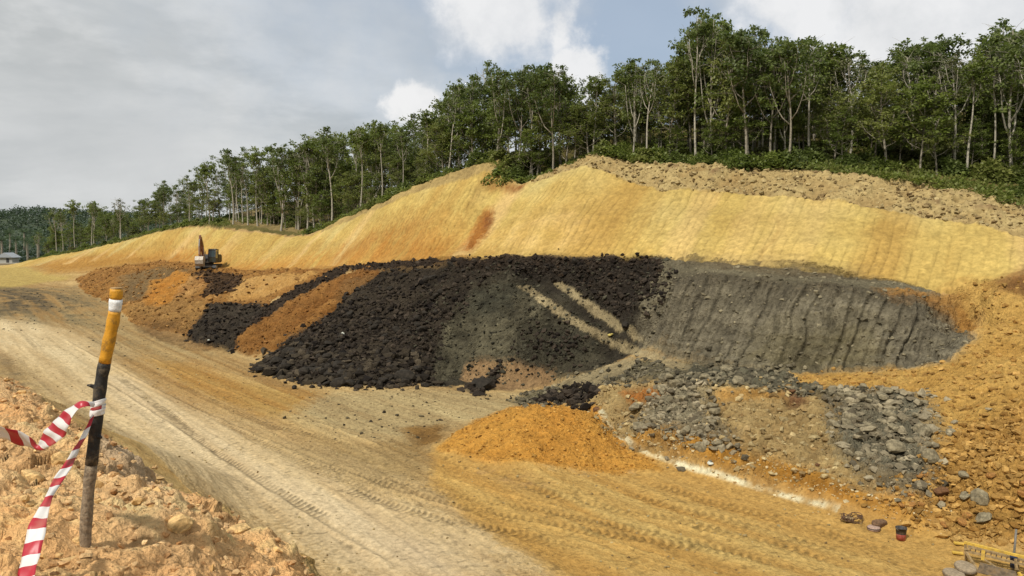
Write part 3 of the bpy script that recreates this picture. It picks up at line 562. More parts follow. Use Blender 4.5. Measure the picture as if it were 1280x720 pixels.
def new_mesh(name, verts, faces, mat, parent=None, smooth=False, colors=None):
    """faces: (n, 3 or 4) int array"""
    me = bpy.data.meshes.new(name); verts = np.asarray(verts, np.float32); faces = np.asarray(faces, np.int32)
    k = faces.shape[1]
    me.vertices.add(len(verts)); me.vertices.foreach_set('co', verts.ravel())
    me.loops.add(faces.size); me.loops.foreach_set('vertex_index', faces.ravel())
    me.polygons.add(len(faces)); me.polygons.foreach_set('loop_start', np.arange(0, faces.size, k, dtype=np.int32))
    me.update(calc_edges=True)
    me.polygons.foreach_set('use_smooth', np.full(len(faces), smooth, bool))
    if colors is not None:
        at_ = me.color_attributes.new('soil', 'FLOAT_COLOR', 'POINT')
        at_.data.foreach_set('color', np.hstack([colors, np.ones((len(colors), 1))]).astype(np.float32).ravel())
    me.materials.append(mat)
    o = bpy.data.objects.new(name, me); COL.objects.link(o)
    if parent: o.parent = parent
    return o
def tag(o, label=None, cat=None, group=None, kind=None):
    if label: o['label'] = label
    if cat: o['category'] = cat
    if group: o['group'] = group
    if kind: o['kind'] = kind
    return o

def soil_mat(name, s1, s2, bump, rough=.95, dist=.08, speck=.25):
    m = bpy.data.materials.new(name); m.use_nodes = True; n = NT(m.node_tree)
    a = n.n('ShaderNodeAttribute', attribute_name='soil')
    g = n.n('ShaderNodeNewGeometry').outputs['Position']
    t1 = n.n('ShaderNodeTexNoise', i_Vector=g, i_Scale=s1, i_Detail=8.0, i_Roughness=.68).outputs[0]
    t3 = n.n('ShaderNodeTexNoise', i_Vector=g, i_Scale=s1 * 2.7, i_Detail=3.0, i_Roughness=.6).outputs[0]
    t2 = n.n('ShaderNodeTexVoronoi', i_Vector=g, i_Scale=s2).outputs[0]
    v = n.math('ADD', n.math('MULTIPLY', n.smooth(t1, .28, .72), .42), .79)
    v = n.math('MULTIPLY', v, n.math('SUBTRACT', 1.0, n.math('MULTIPLY', n.smooth(t3, .60, .70), speck)))  # dark specks fall in the bump's pits: painted shade, reading as small holes
    v = n.math('MULTIPLY', v, n.math('ADD', 1.0, n.math('MULTIPLY', n.smooth(n.math('SUBTRACT', 1.0, t3), .60, .70), speck * .5)))
    c_ = n.n('ShaderNodeVectorMath', operation='SCALE', i_0=a.outputs[0], i_Scale=v).outputs[0]
    h = n.math('ADD', n.math('ADD', t1, n.math('MULTIPLY', t3, -.7)), n.math('MULTIPLY', t2, .5))
    b = n.n('ShaderNodeBump', i_Strength=bump, i_Distance=dist, i_Height=h)
    p = n.n('ShaderNodeBsdfPrincipled', i_Base_Color=c_, i_Roughness=rough, i_Normal=b.outputs[0])
    p.inputs['Specular IOR Level'].default_value = .12
    n.t.links.new(p.outputs[0], n.n('ShaderNodeOutputMaterial').inputs[0])
    return m
MS = {0: soil_mat('clay', 18, 34, 1.0, dist=.05, speck=.38), 1: soil_mat('floor_soil', 6, 9, .9, dist=.07, speck=.3), 2: soil_mat('road_dust', 5, 9, .6, dist=.05, speck=.18), 3: soil_mat('shale', 5, 6, 1, .85, dist=.16, speck=.3),
      4: soil_mat('hill_soil', 3.0, 5, .8, dist=.055, speck=.12), 5: soil_mat('humus', 3, 4, .8), 6: soil_mat('orange_soil', 5, 7, 1, dist=.14, speck=.3), 7: soil_mat('mudstone', 4.5, 6, 1, .9, dist=.18, speck=.35)}
SN = {0: ('ground', 'bank of broken tan clay in front of the marker pole', 'ground'), 1: ('pit_floor', 'tyre-marked tan and orange floor of the pit', 'ground'),
      2: ('road', 'pale dusty haul road curving away past the pole', 'road'), 3: ('spoil_slope', 'black shale slope tipped below the yellow hillside', 'slope'),
      4: ('hillside', 'smooth yellow cut hillside with pale topsoil along its crest', 'hillside'), 5: ('forest_floor', 'brown and green ground under the trees behind the crest', 'ground'),
      6: ('soil_slope', 'loose orange soil slopes and heaps around the pit', 'slope'), 7: ('cut_terrain', 'grey mudstone cut face and benches with grooves', 'cliff')}
nr, nc = sh
idx = np.arange(nr * nc).reshape(sh)
quads = np.stack([idx[:-1, :-1], idx[:-1, 1:], idx[1:, 1:], idx[1:, :-1]], -1).reshape(-1, 4)
qo = OID[quads[:, 0]]
VV = np.stack([vx, vy, vz], -1)
for k, (nm, lb, ct) in SN.items():
    q = quads[qo == k]
    if not len(q): continue
    u, inv = np.unique(q, return_inverse=True)
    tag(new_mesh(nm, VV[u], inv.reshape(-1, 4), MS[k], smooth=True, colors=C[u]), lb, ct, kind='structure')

# ------------------------------------------------------------------ loose stones
t_ = (1 + 5 ** .5) / 2
ICO = np.array([(-1, t_, 0), (1, t_, 0), (-1, -t_, 0), (1, -t_, 0), (0, -1, t_), (0, 1, t_), (0, -1, -t_), (0, 1, -t_), (t_, 0, -1), (t_, 0, 1), (-t_, 0, -1), (-t_, 0, 1)]) / 1.9
ICF = np.array([(0, 11, 5), (0, 5, 1), (0, 1, 7), (0, 7, 10), (0, 10, 11), (1, 5, 9), (5, 11, 4), (11, 10, 2), (10, 7, 6), (7, 1, 8), (3, 9, 4), (3, 4, 2), (3, 2, 6), (3, 6, 8), (3, 8, 9), (4, 9, 5), (2, 4, 11), (6, 2, 10), (8, 6, 7), (9, 8, 1)])
AREA = None
def pick(mask, n):
    """random places in a zone, evenly over its surface"""
    global AREA
    if AREA is None:
        dY = np.gradient(yr)[:, None]; dX = (YY + 1.0) * (tt[1] - tt[0])
        AREA = (dX * dY).ravel() * nl
    w = np.clip(mask, 0, 1) * AREA; c_ = np.cumsum(w); k = np.searchsorted(c_, rng.random(n) * c_[-1])
    return np.clip(k, 0, x.size - 1)
def rubble(name, label, mask, n, smin, smax, ca, cb, mat, sink=.25, power=3.0, flat=.65, spread=0):
    k = pick(mask, n); u = rng.random(n) ** power; sz = smin + (smax - smin) * u
    v = ICO[None] * (1 + .28 * rng.standard_normal((n, 12, 1))) * sz[:, None, None] * .5
    v = v * np.stack([rng.uniform(.8, 1.35, n), rng.uniform(.7, 1.1, n), rng.uniform(flat * .7, flat * 1.3, n)], -1)[:, None]
    a = rng.uniform(0, 6.28, n); b = rng.normal(0, .45, n)
    ca_, sa = np.cos(a), np.sin(a); cb_, sb = np.cos(b), np.sin(b)
    y1 = v[..., 1] * cb_[:, None] - v[..., 2] * sb[:, None]; z1 = v[..., 1] * sb[:, None] + v[..., 2] * cb_[:, None]
    x2 = v[..., 0] * ca_[:, None] - y1 * sa[:, None]; y2 = v[..., 0] * sa[:, None] + y1 * ca_[:, None]
    pos = VV[k] + rng.normal(0, .03, (n, 3)) * (1, 1, 0) + np.stack([nx[k], ny[k], nz[k]], -1) * (sz * (.5 * flat - sink))[:, None]
    if spread:
        o_ = rng.normal(0, spread, (n, 2)) * (rng.random((n, 1)) ** 2); zz_ = landv(pos[:, 0] + o_[:, 0], pos[:, 1] + o_[:, 1]) - landv(pos[:, 0], pos[:, 1])
        pos = pos + np.column_stack([o_, zz_])
    vs = np.stack([x2, y2, z1], -1) + pos[:, None]
    t = rng.random((n, 1)); col = (1 - t) * ca + t * cb; col = col * rng.uniform(.75, 1.25, (n, 1))
    fs = ICF[None] + 12 * np.arange(n)[:, None, None]
    o = new_mesh(name, vs.reshape(-1, 3), fs.reshape(-1, 3), mat, colors=np.repeat(col, 12, 0))
    return tag(o, label, 'rubble', kind='stuff')
M_ST = soil_mat('stone', 9, 14, .5, .85)
Z = MASK
KA, KB = lin(28, 22, 19), lin(78, 65, 55)
GA, GB = lin(110, 96, 78), lin(180, 160, 132)
rubble('rubble', 'broken black shale lumps covering the dark heap', Z['black_heap'] * (1.3 - np.clip((z - 0) / 7, 0, 1)), 9500, .05, .5, KA, KB, M_ST, power=4.5, spread=.8)
rubble('rubble', 'coarse black lumps along the foot of the dark heap', Z['black_heap'] * (z < 1.6), 800, .22, .8, KA, lin(88, 75, 61), M_ST, power=2.2, spread=1.0)
rubble('rubble', 'black clumps along the dark bench under the yellow hillside', Z['black_ridge'], 2600, .06, .42, lin(34, 26, 21), lin(80, 63, 50), M_ST, power=5)
rubble('rubble', 'black lumps in the hollow left of the orange ridge', Z['black_left'], 1100, .08, .6, KA, KB, M_ST, power=4, spread=.6)
rubble('rubble', 'dark lumps above the twin ruts', np.clip(Z['black_upper'] + Z['face_dark'], 0, 1) * (1 - np.clip(Z['rut'] + Z['rut2'], 0, 1)), 1600, .07, .45, KA, KB, M_ST)
rubble('rubble', 'small dark chips on the grey cut face', np.clip(Z['face'] * .5 + Z['pit_back'] * .5, 0, 1), 2200, .06, .3, lin(50, 46, 38), lin(96, 88, 72), M_ST)
rubble('rubble', 'black shale dumped at the pink toe of the cut', np.clip(Z['slump'] + Z['junction2'], 0, 1), 500, .12, .7, KA, KB, M_ST, power=2)
rubble('rubble', 'grey mudstone rubble between the ruts and the bench', np.clip(Z['junction'] + Z['bench_rubble'], 0, 1) * (1 - np.clip(Z['rut'] + Z['rut2'] + Z['rut3'] + Z['rut4'], 0, 1)), 3600, .05, .42, lin(72, 64, 52), lin(142, 127, 104), M_ST, power=5.5)
rubble('rubble', 'grey mudstone lumps spilling down the left of the lower step', Z['step_grey'], 1700, .05, .42, GA, GB, M_ST, power=6, spread=.7)
rubble('rubble', 'grey mudstone lumps spilling down the right of the lower step', Z['step_grey2'], 2000, .05, .46, GA, GB, M_ST, power=6, spread=.7)
rubble('rubble', 'tan lumps on the pale lower step', Z['step_tan'] * (1 - Z['step_grey']) * (1 - Z['step_grey2']), 1500, .04, .34, lin(150, 116, 74), lin(202, 174, 128), M_ST, power=5)
rubble('rubble', 'loose orange stones on the right hand slope', np.clip(Z['orange_rock'] + .12 * Z['orange_slope'], 0, 1) * (1 - Z['step_grey2']), 4600, .04, .33, lin(150, 106, 52), lin(206, 158, 92), M_ST, power=4.5)
rubble('rubble', 'orange and brown clods on the left bench slope', np.clip(Z['bench_slope'] - .6 * Z['bs_peach'] - .5 * Z['bs_orange'] - Z['black_left'] - Z['bs_dark'], 0, 1), 3600, .08, .55, lin(112, 74, 38), lin(184, 136, 82), M_ST, power=4.5)
rubble('rubble', 'dark clods tipped below the excavator', Z['bs_dark'], 800, .15, .7, lin(48, 34, 26), lin(96, 72, 52), M_ST)
rubble('rubble', 'orange clods on the ridge beside the black heap', Z['nose'] * (1 - Z['black_heap']), 900, .06, .3, lin(122, 78, 38), lin(170, 120, 68), M_ST)
rubble('rubble', 'small crumbs on the loose orange heap', Z['mound'], 2600, .03, .16, lin(166, 112, 48), lin(214, 160, 84), M_ST)
rubble('rubble', 'crumbs along the orange windrow and white strip', np.clip(wmask + ml, 0, 1), 1100, .02, .14, lin(186, 134, 66), lin(224, 200, 160), M_ST)
rubble('rubble', 'crumbs strewn over the floor and road', ((OID == 1) + .35 * (OID == 2)) * (y < 70), 5000, .025, .13, lin(120, 92, 60), lin(190, 164, 118), M_ST, power=4)
rubble('rubble', 'dark crumbs strewn in front of the black heap', np.clip(Z['pale_floor'] + Z['dark_floor'], 0, 1), 1500, .04, .28, lin(52, 44, 36), lin(120, 104, 80), M_ST, power=4)
rubble('rubble', 'clods in the pale topsoil along the crest', Z['top_soil'], 5200, .05, .42, lin(132, 104, 70), lin(204, 176, 128), M_ST, power=6)
rubble('rubble', 'grey chips lying on the grooved wall and along its lip', np.clip(Z['wall'] * .5 + Z['wall_bench'] * .5, 0, 1), 1300, .05, .32, lin(110, 98, 80), lin(160, 143, 116), M_ST, power=5)
rubble('rubble', 'tan clay crumbs on the near bank', (Z['bank'] * np.clip(14 - y, 0, 1)), 15000, .008, .06, lin(170, 118, 74, .9), lin(226, 184, 136, .9), M_ST, power=4)
rubble('rubble', 'larger tan clay clods on the near bank', (Z['bank'] * (y < 13) * (y > 3)), 520, .03, .10, lin(190, 142, 88, .9), lin(220, 178, 126, .9), M_ST, power=2)

# ------------------------------------------------------------------ plain materials
def pmat(name, col, rough=.6, metal=0, noise=.25, scale=20, bump=0, spec=.4, dirt=None):
    m = bpy.data.materials.new(name); m.use_nodes = True; n = NT(m.node_tree)
    g = n.n('ShaderNodeTexCoord').outputs['Object']
    t = n.n('ShaderNodeTexNoise', i_Vector=g, i_Scale=scale, i_Detail=6.0, i_Roughness=.65).outputs[0]
    c_ = n.mix(n.smooth(t, .3, .7), tuple(c * (1 - noise) for c in col), tuple(min(1, c * (1 + noise)) for c in col))
    if dirt is not None:
        t2 = n.n('ShaderNodeTexNoise', i_Vector=g, i_Scale=scale * .4, i_Detail=8.0, i_Roughness=.75).outputs[0]
        c_ = n.mix(n.math('MULTIPLY', n.smooth(t2, .48, .66), dirt[1]), c_, dirt[0])
    p = n.n('ShaderNodeBsdfPrincipled', i_Base_Color=c_, i_Roughness=rough, i_Metallic=metal)
    p.inputs['Specular IOR Level'].default_value = spec
    if bump: n.t.links.new(n.n('ShaderNodeBump', i_Strength=bump, i_Distance=.02, i_Height=t).outputs[0], p.inputs['Normal'])
    n.t.links.new(p.outputs[0], n.n('ShaderNodeOutputMaterial').inputs[0])
    return m
def leaf_mat(name, a, b, trans=.35):
    m = bpy.data.materials.new(name); m.use_nodes = True; n = NT(m.node_tree)
    at_ = n.n('ShaderNodeAttribute', attribute_name='soil').outputs['Fac']
    r = n.n('ShaderNodeObjectInfo').outputs['Random']
    t = n.math('ADD', n.math('MULTIPLY', at_, .55), n.math('MULTIPLY', r, .45))
    c_ = n.mix(t, a, b)
    d = n.n('ShaderNodeBsdfPrincipled', i_Base_Color=c_, i_Roughness=.45); d.inputs['Specular IOR Level'].default_value = .3
    tr = n.n('ShaderNodeBsdfTranslucent', i_0=n.mix(.5, c_, (.10, .16, .02)))
    ms = n.n('ShaderNodeMixShader', i_0=trans, i_1=d.outputs[0], i_2=tr.outputs[0])
    n.t.links.new(ms.outputs[0], n.n('ShaderNodeOutputMaterial').inputs[0])
    return m
L_DARK = leaf_mat('leaf_dark', (.070, .095, .030), (.205, .245, .068), .45)
L_MID = leaf_mat('leaf_mid', (.092, .124, .030), (.255, .300, .066), .46)
L_LIGHT = leaf_mat('leaf_light', (.115, .142, .036), (.300, .310, .088), .48)
L_OLIVE = leaf_mat('leaf_olive', (.090, .092, .040), (.180, .168, .070), .36)
L_FAR = leaf_mat('leaf_far', (.026, .045, .030), (.060, .088, .052), .2)
L_PALM = leaf_mat('leaf_palm', (.030, .056, .022), (.075, .115, .040), .25)
BARK = pmat('bark', (.36, .325, .255), .9, noise=.4, scale=6, bump=.4)
BARK_D = pmat('bark_dark', (.26, .225, .17), .9, noise=.4, scale=6, bump=.4)

class Geo:
    """collects pieces of one mesh"""
    def __init__(s): s.v = []; s.f = []; s.n = 0; s.c = []
    def add(s, v, f, c=None):
        v = np.asarray(v, float); s.v.append(v); s.f += [tuple(i + s.n for i in q) for q in f]; s.n += len(v)
        s.c.append(np.full(len(v), 0.5) if c is None else np.asarray(c))
    def box(s, c, d, rot=None, taper=1.0):
        v = np.array([(i, j, k) for k in (-.5, .5) for j in (-.5, .5) for i in (-.5, .5)]) * d
        v[4:, :2] *= taper
        if rot is not None: v = v @ np.array(rot.to_matrix()).T
        s.add(v + np.asarray(c), [(0, 2, 3, 1), (4, 5, 7, 6), (0, 1, 5, 4), (1, 3, 7, 5), (3, 2, 6, 7), (2, 0, 4, 6)])
    def beam(s, a, b, w, h, up=(0, 0, 1)):
        a, b = Vector(a), Vector(b); d = (b - a); L = d.length; d.normalize(); u = Vector(up)
        sd_ = d.cross(u).normalized() if abs(d.dot(u)) < .99 else Vector((1, 0, 0)); u = sd_.cross(d)
        q = Matrix((sd_, d, u)).transposed()
        v = np.array([(i * w / 2, j * L / 2, k * h / 2) for k in (-1, 1) for j in (-1, 1) for i in (-1, 1)]) @ np.array(q).T
        s.add(v + np.array((a + b) / 2), [(0, 2, 3, 1), (4, 5, 7, 6), (0, 1, 5, 4), (1, 3, 7, 5), (3, 2, 6, 7), (2, 0, 4, 6)])
    def tube(s, pts, rad, sides=7, cap=True, wob=0, seed=0):
        pts = [Vector(p) for p in pts]; n = len(pts); rad = [rad] * n if np.isscalar(rad) else rad
        rg = random.Random(seed); u = None; rings = []
        for i, p in enumerate(pts):
            d = (pts[min(i + 1, n - 1)] - pts[max(i - 1, 0)]).normalized()
            if u is None: u = d.orthogonal().normalized()
            u = (u - d * u.dot(d)).normalized(); w = d.cross(u)
            for k in range(sides):
                a = 2 * math.pi * k / sides; r = rad[i] * (1 + wob * rg.uniform(-1, 1))
                rings.append(p + u * math.cos(a) * r + w * math.sin(a) * r)
        f = [(i * sides + k, i * sides + (k + 1) % sides, (i + 1) * sides + (k + 1) % sides, (i + 1) * sides + k) for i in range(n - 1) for k in range(sides)]
        if cap: f += [tuple(range(sides))[::-1], tuple(range((n - 1) * sides, n * sides))]
        s.add([tuple(r) for r in rings], f)
    def lathe(s, prof, sides=20, c=(0, 0, 0)):
        v = [(c[0] + r * math.cos(2 * math.pi * k / sides), c[1] + r * math.sin(2 * math.pi * k / sides), c[2] + h) for r, h in prof for k in range(sides)]
        f = [(i * sides + k, i * sides + (k + 1) % sides, (i + 1) * sides + (k + 1) % sides, (i + 1) * sides + k) for i in range(len(prof) - 1) for k in range(sides)]
        s.add(v, f)
    def prism(s, outline, a, b, axis=0):
        """outline (2-D) pushed from a to b along an axis"""
        n = len(outline)
        def mk(t, p): return (t, *p) if axis == 0 else (p[0], t, p[1]) if axis == 1 else (*p, t)
        v = [mk(a, p) for p in outline] + [mk(b, p) for p in outline]
        s.add(v, [tuple(range(n)), tuple(range(n, 2 * n))[::-1]] + [(i + n, (i + 1) % n + n, (i + 1) % n, i) for i in range(n)])
    def build(s, name, mat, parent=None, smooth=False, bevel=0, attr=False):
        me = bpy.data.meshes.new(name); V_ = np.vstack(s.v)
        me.from_pydata([tuple(v) for v in V_], [], s.f)
        if attr:
            c_ = np.concatenate(s.c); at_ = me.color_attributes.new('soil', 'FLOAT_COLOR', 'POINT')
            at_.data.foreach_set('color', np.stack([c_, c_, c_, c_ * 0 + 1], -1).astype(np.float32).ravel())
        me.materials.append(mat)
        if smooth: me.polygons.foreach_set('use_smooth', [True] * len(me.polygons))
        me.update()
        o = bpy.data.objects.new(name, me); COL.objects.link(o)
        if parent: o.parent = parent
        if bevel:
            b = o.modifiers.new('bevel', 'BEVEL'); b.width = bevel; b.segments = 2; b.limit_method = 'ANGLE'
        return o
def empty(name, loc=(0, 0, 0), rz=0):
    o = bpy.data.objects.new(name, None); o.location = loc; o.rotation_euler = (0, 0, rz); o.empty_display_size = .3; COL.objects.link(o); return o
def copy_tree(o, parent=None):
    c_ = o.copy(); COL.objects.link(c_)
    if parent: c_.parent = parent
    for ch in list(o.children): copy_tree(ch, c_)
    return c_

def leaves(name, centres, rads, nper, size, mat, parent, rg, flat=.55, droop=.35, shade=None):
    """many small folded leaves in clumps, one crown"""
    n = len(centres) * nper
    ci = np.repeat(np.arange(len(centres)), nper); cc = np.asarray(centres)[ci]; rr_ = np.asarray(rads)[ci]
    g = rg.normal(0, 1, (n, 3)); g /= np.linalg.norm(g, axis=1)[:, None]; g *= (rg.random((n, 1)) ** .45)
    p = cc + g * rr_[:, None] * (1, 1, flat)
    d = g * (1, 1, .4) + rg.normal(0, .55, (n, 3)); d[:, 2] -= droop; d /= np.linalg.norm(d, axis=1)[:, None]
    up = rg.normal(0, .45, (n, 3)) + (0, 0, 1); w = np.cross(d, up); w /= np.linalg.norm(w, axis=1)[:, None] + 1e-9
    L = (size * rg.uniform(.65, 1.35, n))[:, None]; Wd = L * .36; nn = np.cross(w, d)
    v = np.stack([p, p + d * L * .5 + w * Wd - nn * L * .06, p + d * L, p + d * L * .5 - w * Wd - nn * L * .06], 1).reshape(-1, 3)
    f = np.arange(4 * n).reshape(-1, 4)
    tone = np.repeat(np.clip(rg.random(len(centres))[ci] * .6 + rg.random(n) * .4, 0, 1), 4)
    return new_mesh(name, v, f, mat, parent, colors=np.repeat(tone[:, None], 3, 1))

# ------------------------------------------------------------------ trees (built 12 m tall, copied at other heights)
def make_tree(seed, kind):
    rg = np.random.default_rng(seed); H = 12.0
    root = empty('tree'); G = Geo(); cen = []; rad = []
    lean = rg.normal(0, .35, 2)
    hf = {'open': .48, 'dense': .34, 'low': .2, 'bare': .42, 'slim': .6, 'fork': .2, 'bushy': .22, 'leaning': .4}[kind] * H
    if kind == 'leaning': lean = np.array([1.9, .3])
    r0 = .13 if kind != 'bushy' else .10
    top = H * .93
    def ax(h): q = h / H; return np.array([lean[0] * q ** 1.4 + .12 * math.sin(q * 7 + seed), lean[1] * q + .12 * math.cos(q * 6 + seed), h])
    hs = [-.5, .2] + list(np.linspace(1, top, 9))
    G.tube([ax(h) if h > 0 else ax(0) + (0, 0, h) for h in hs], [max(.018, r0 * (1 - .85 * max(h, 0) / H) * (1.35 if h < .5 else 1)) for h in hs], 7)
    nb = {'open': 7, 'dense': 10, 'low': 11, 'bare': 8, 'slim': 6, 'fork': 7, 'bushy': 12, 'leaning': 7}[kind]
    for i in range(nb):
        h = hf + (top - hf) * (i / nb) ** 1.1 * .9; a = i * 2.4 + rg.uniform(-.5, .5)
        spread = {'open': .34, 'dense': .42, 'low': .45, 'bare': .32, 'slim': .26, 'fork': .22, 'bushy': .42, 'leaning': .34}[kind]
        ln = (H - h) * rg.uniform(.55, .85) if kind not in ('bushy', 'low') else (H - h) * .45 + 1.3 * rg.uniform(.6, 1.2)
        b0 = ax(h); dirv = np.array([math.cos(a), math.sin(a), 0])
        pts = []
        for q in np.linspace(0, 1, 6):
            pts.append(b0 + dirv * ln * spread * 1.25 * (q ** .75) * (1 - .25 * q) + np.array([0, 0, ln * q * (.75 + .25 * q)]) * (.9 if kind not in ('bushy', 'low') else .55) + rg.normal(0, .07, 3) * q)
        rb = .055 * (1 - .5 * i / nb) * (1.5 if kind == 'fork' and i < 3 else 1)
        G.tube(pts, [rb * (1 - .8 * q) + .008 for q in np.linspace(0, 1, 6)], 5)
        for q in np.linspace(.45, 1.0, 5):
            k = q * 5; j = min(int(k), 4); p = pts[j] + (pts[j + 1] - pts[j]) * (k - j)
            for _ in range(2):
                e = p + rg.normal(0, 1, 3) * (.75, .75, .40) + (0, 0, .30)
                G.tube([p, (p + e) / 2 + (0, 0, .06), e], [.016, .012, .006], 4, cap=False)
                cen.append(e); rad.append(rg.uniform(.42, .78))
                if q > .9: cen.append(p + rg.normal(0, .2, 3)); rad.append(rg.uniform(.4, .7))
    for q in (.86, .92, .97, 1.0):
        cen.append(ax(H * q - .3) + rg.normal(0, .3, 3)); rad.append(.5)
    cen = np.array(cen); rad = np.array(rad)
    gap = np.sin(cen[:, 0] * 1.7 + seed) + np.sin(cen[:, 1] * 1.9 + seed * 2) + np.sin(cen[:, 2] * 1.3 + seed)
    keep = rg.random(len(cen)) * np.where(gap > .9, 2.2, 1) < {'open': .46, 'dense': .78, 'low': .78, 'bare': .24, 'slim': .56, 'fork': .5, 'bushy': .85, 'leaning': .52}[kind]
    cen, rad = cen[keep], rad[keep]
    rad = rad * (1.05 - .5 * np.clip(cen[:, 2] / H, 0, 1) ** 4)
    over = cen[:, 2] > H - .1; cen[over, 2] = H - .1 - rg.random(over.sum()) * .7
    nper = {'open': 27, 'dense': 34, 'low': 32, 'bare': 18, 'slim': 28, 'fork': 27, 'bushy': 34, 'leaning': 28}[kind]
    mat = {'open': L_DARK, 'dense': L_DARK, 'low': L_LIGHT, 'bare': L_OLIVE, 'slim': L_MID, 'fork': L_DARK, 'bushy': L_MID, 'leaning': L_DARK}[kind]
    G.build('trunk', BARK if kind not in ('dense', 'bushy', 'low') else BARK_D, root, smooth=True)
    leaves('crown', cen, rad, int(nper * (.8 if kind in ('dense', 'low', 'bushy') else 1.0)), .29, mat, root, rg)
    return root
KINDS = ['open', 'dense', 'low', 'bare', 'slim', 'fork', 'bushy', 'leaning', 'open', 'dense', 'slim', 'bushy']
KDESC = {'open': 'dark airy tree on a pale trunk', 'dense': 'thick crowned dark green tree', 'low': 'yellow green tree leafy low down', 'bare': 'thin olive tree with bare pale limbs',
         'slim': 'slim straight tree with small green top', 'fork': 'low forking tree with pale stems', 'bushy': 'bushy mid green tree leafy low down', 'leaning': 'leaning pale trunk with airy crown'}
PROTO = [make_tree(100 + i, k) for i, k in enumerate(KINDS)]
SKYL = np.array([(-60, 275), (40, 268), (60, 262), (90, 254), (130, 241), (160, 246), (200, 228), (225, 222), (250, 208), (275, 190), (300, 182), (350, 176), (385, 163), (412, 149), (440, 164), (480, 140), (510, 154), (540, 126), (560, 106), (590, 84), (620, 73), (650, 80), (682, 70), (710, 92), (735, 98), (760, 84), (782, 66), (800, 72), (830, 70), (850, 48), (866, 6), (886, 6), (910, 30), (940, 20), (962, 46), (990, 50), (1022, 36), (1050, 50), (1072, 70), (1100, 66), (1140, 40), (1170, 46), (1200, 62), (1222, 48), (1250, 20), (1276, 26), (1320, 40), (1420, 40)], float)
def skyl(px): return float(np.interp(px, SKYL[:, 0], SKYL[:, 1]))
CR = np.array(crest); 
def crest_at(px):
    u = 640 + F * CR[:, 0] / CR[:, 1]                       # bearing of each crest point
    o = np.argsort(u); return float(np.interp(px, u[o], CR[o, 0])), float(np.interp(px, u[o], CR[o, 1]))
LAND = [(-100, 130, 'at the far left ridge end'), (130, 225, 'on the low left crest'), (225, 285, 'on the crest behind the excavator'), (285, 390, 'above the brown shelf'), (390, 500, 'along the sloping left crest'),
        (500, 590, 'left of the overhanging bush'), (590, 665, 'behind the overhanging bush'), (665, 790, 'behind the topsoil hump'), (790, 900, 'above the middle topsoil strip'), (900, 1010, 'where the topsoil strip thickens'),
        (1010, 1120, 'above the grassy slope'), (1120, 1210, 'beyond the right grassy slope'), (1210, 1500, 'at the right ridge end')]
def landmark(px): return next(t for a, b, t in LAND if a <= px < b)
used_proto = set(); TREES = []
def plant(px, back, top_py, k, row, name='tree'):
    cx, cy = crest_at(px); r_ = ray(px, 300); yy_ = cy + back; xx_ = r_[0] / r_[1] * yy_
    g = hz(xx_, yy_)
    t = ray(px, top_py); zt = EYE + t[2] / t[1] * yy_
    h = zt - g
    if h < 3.2: return
    h = min(h, 17.5)
    root = PROTO[k] if k not in used_proto else copy_tree(PROTO[k])
    used_proto.add(k)
    s_ = h / 12.0; w_ = s_ ** .8 * rng.uniform(.78, 1.08)
    root.location = (xx_, yy_, g - .1); root.rotation_euler = (0, 0, rng.uniform(0, 6.28) if KINDS[k] != 'leaning' else rng.uniform(-.3, .3)); root.scale = (w_, w_, s_)
    TREES.append((root, px, row, k))
FRONT = [(78, 0), (118, 0), (152, 3), (205, 1), (238, 0), (262, 4), (292, 0), (322, 4), (352, 5), (392, 10), (415, 0), (452, 4), (478, 10), (505, 0), (533, 4), (560, 7), (574, 5), (622, 5), (648, 1), (665, 8), (690, 1), (708, 11), (742, 4), (768, 2), (790, 5), (806, 8), (836, 2), (868, 8), (884, 5), (905, 2), (930, 9), (962, 1), (985, 9), (1010, 4), (1030, 2), (1062, 3), (1092, 2), (1125, 4), (1140, 2), (1166, 9), (1192, 3), (1225, 11), (1250, 0), (1262, 5), (1283, 8)]
for px, k in FRONT:
    plant(px, rng.uniform(2.0, 5.0) * (1 if px < 1000 else 2.6), skyl(px) + rng.uniform(-2, 8), k, 0)
px = 52.0
while px < 1400:
    for row, (b0, b1, dr) in enumerate(((5, 9, (14, 62)), (9, 15, (10, 55)), (15, 22, (8, 48)), (22, 30, (6, 40)))):
        if row > 1 and px < 330 and rng.random() < .5: continue
        q = px + rng.uniform(-14, 14)
        k = int(rng.choice([0, 1, 2, 3, 4, 5, 6, 8, 9, 10, 11], p=[.13, .07, .16, .08, .06, .06, .18, .10, .04, .04, .08]))
        plant(q, rng.uniform(b0, b1) * (1.3 if q > 1000 else 1), skyl(q) + rng.uniform(*dr), k, row + 1)
    px += 25 if px > 560 else 15
for q in np.arange(70, 1330, 27):                       # airy trees that make the uneven skyline
    plant(q + rng.uniform(-10, 10), rng.uniform(5, 16), skyl(q) + rng.uniform(-4, 12), int(rng.choice([0, 8, 4, 10, 5, 3], p=[.25, .25, .15, .1, .15, .1])), 1)
seq = {}
for root, px, row, k in sorted(TREES, key=lambda t: t[1]):
    kd = KINDS[k]; lm = landmark(px)
    if row == 0:
        key = (kd, lm); seq[key] = seq.get(key, 0) + 1
        root['label'] = KDESC[kd] + (', front row ' if seq[key] == 1 else ', next along ') + lm
        root['group'] = 'trees lining the crest'
    else:
        root['label'] = KDESC[kd] + ' in the wood ' + lm; root['group'] = 'trees in the wood: ' + kd + ' ' + lm
    root['category'] = 'tree'
for i, p in enumerate(PROTO):
    if i not in used_proto:
        for ch in list(p.children): bpy.data.objects.remove(ch)
        bpy.data.objects.remove(p)
print('TREES', len(TREES))

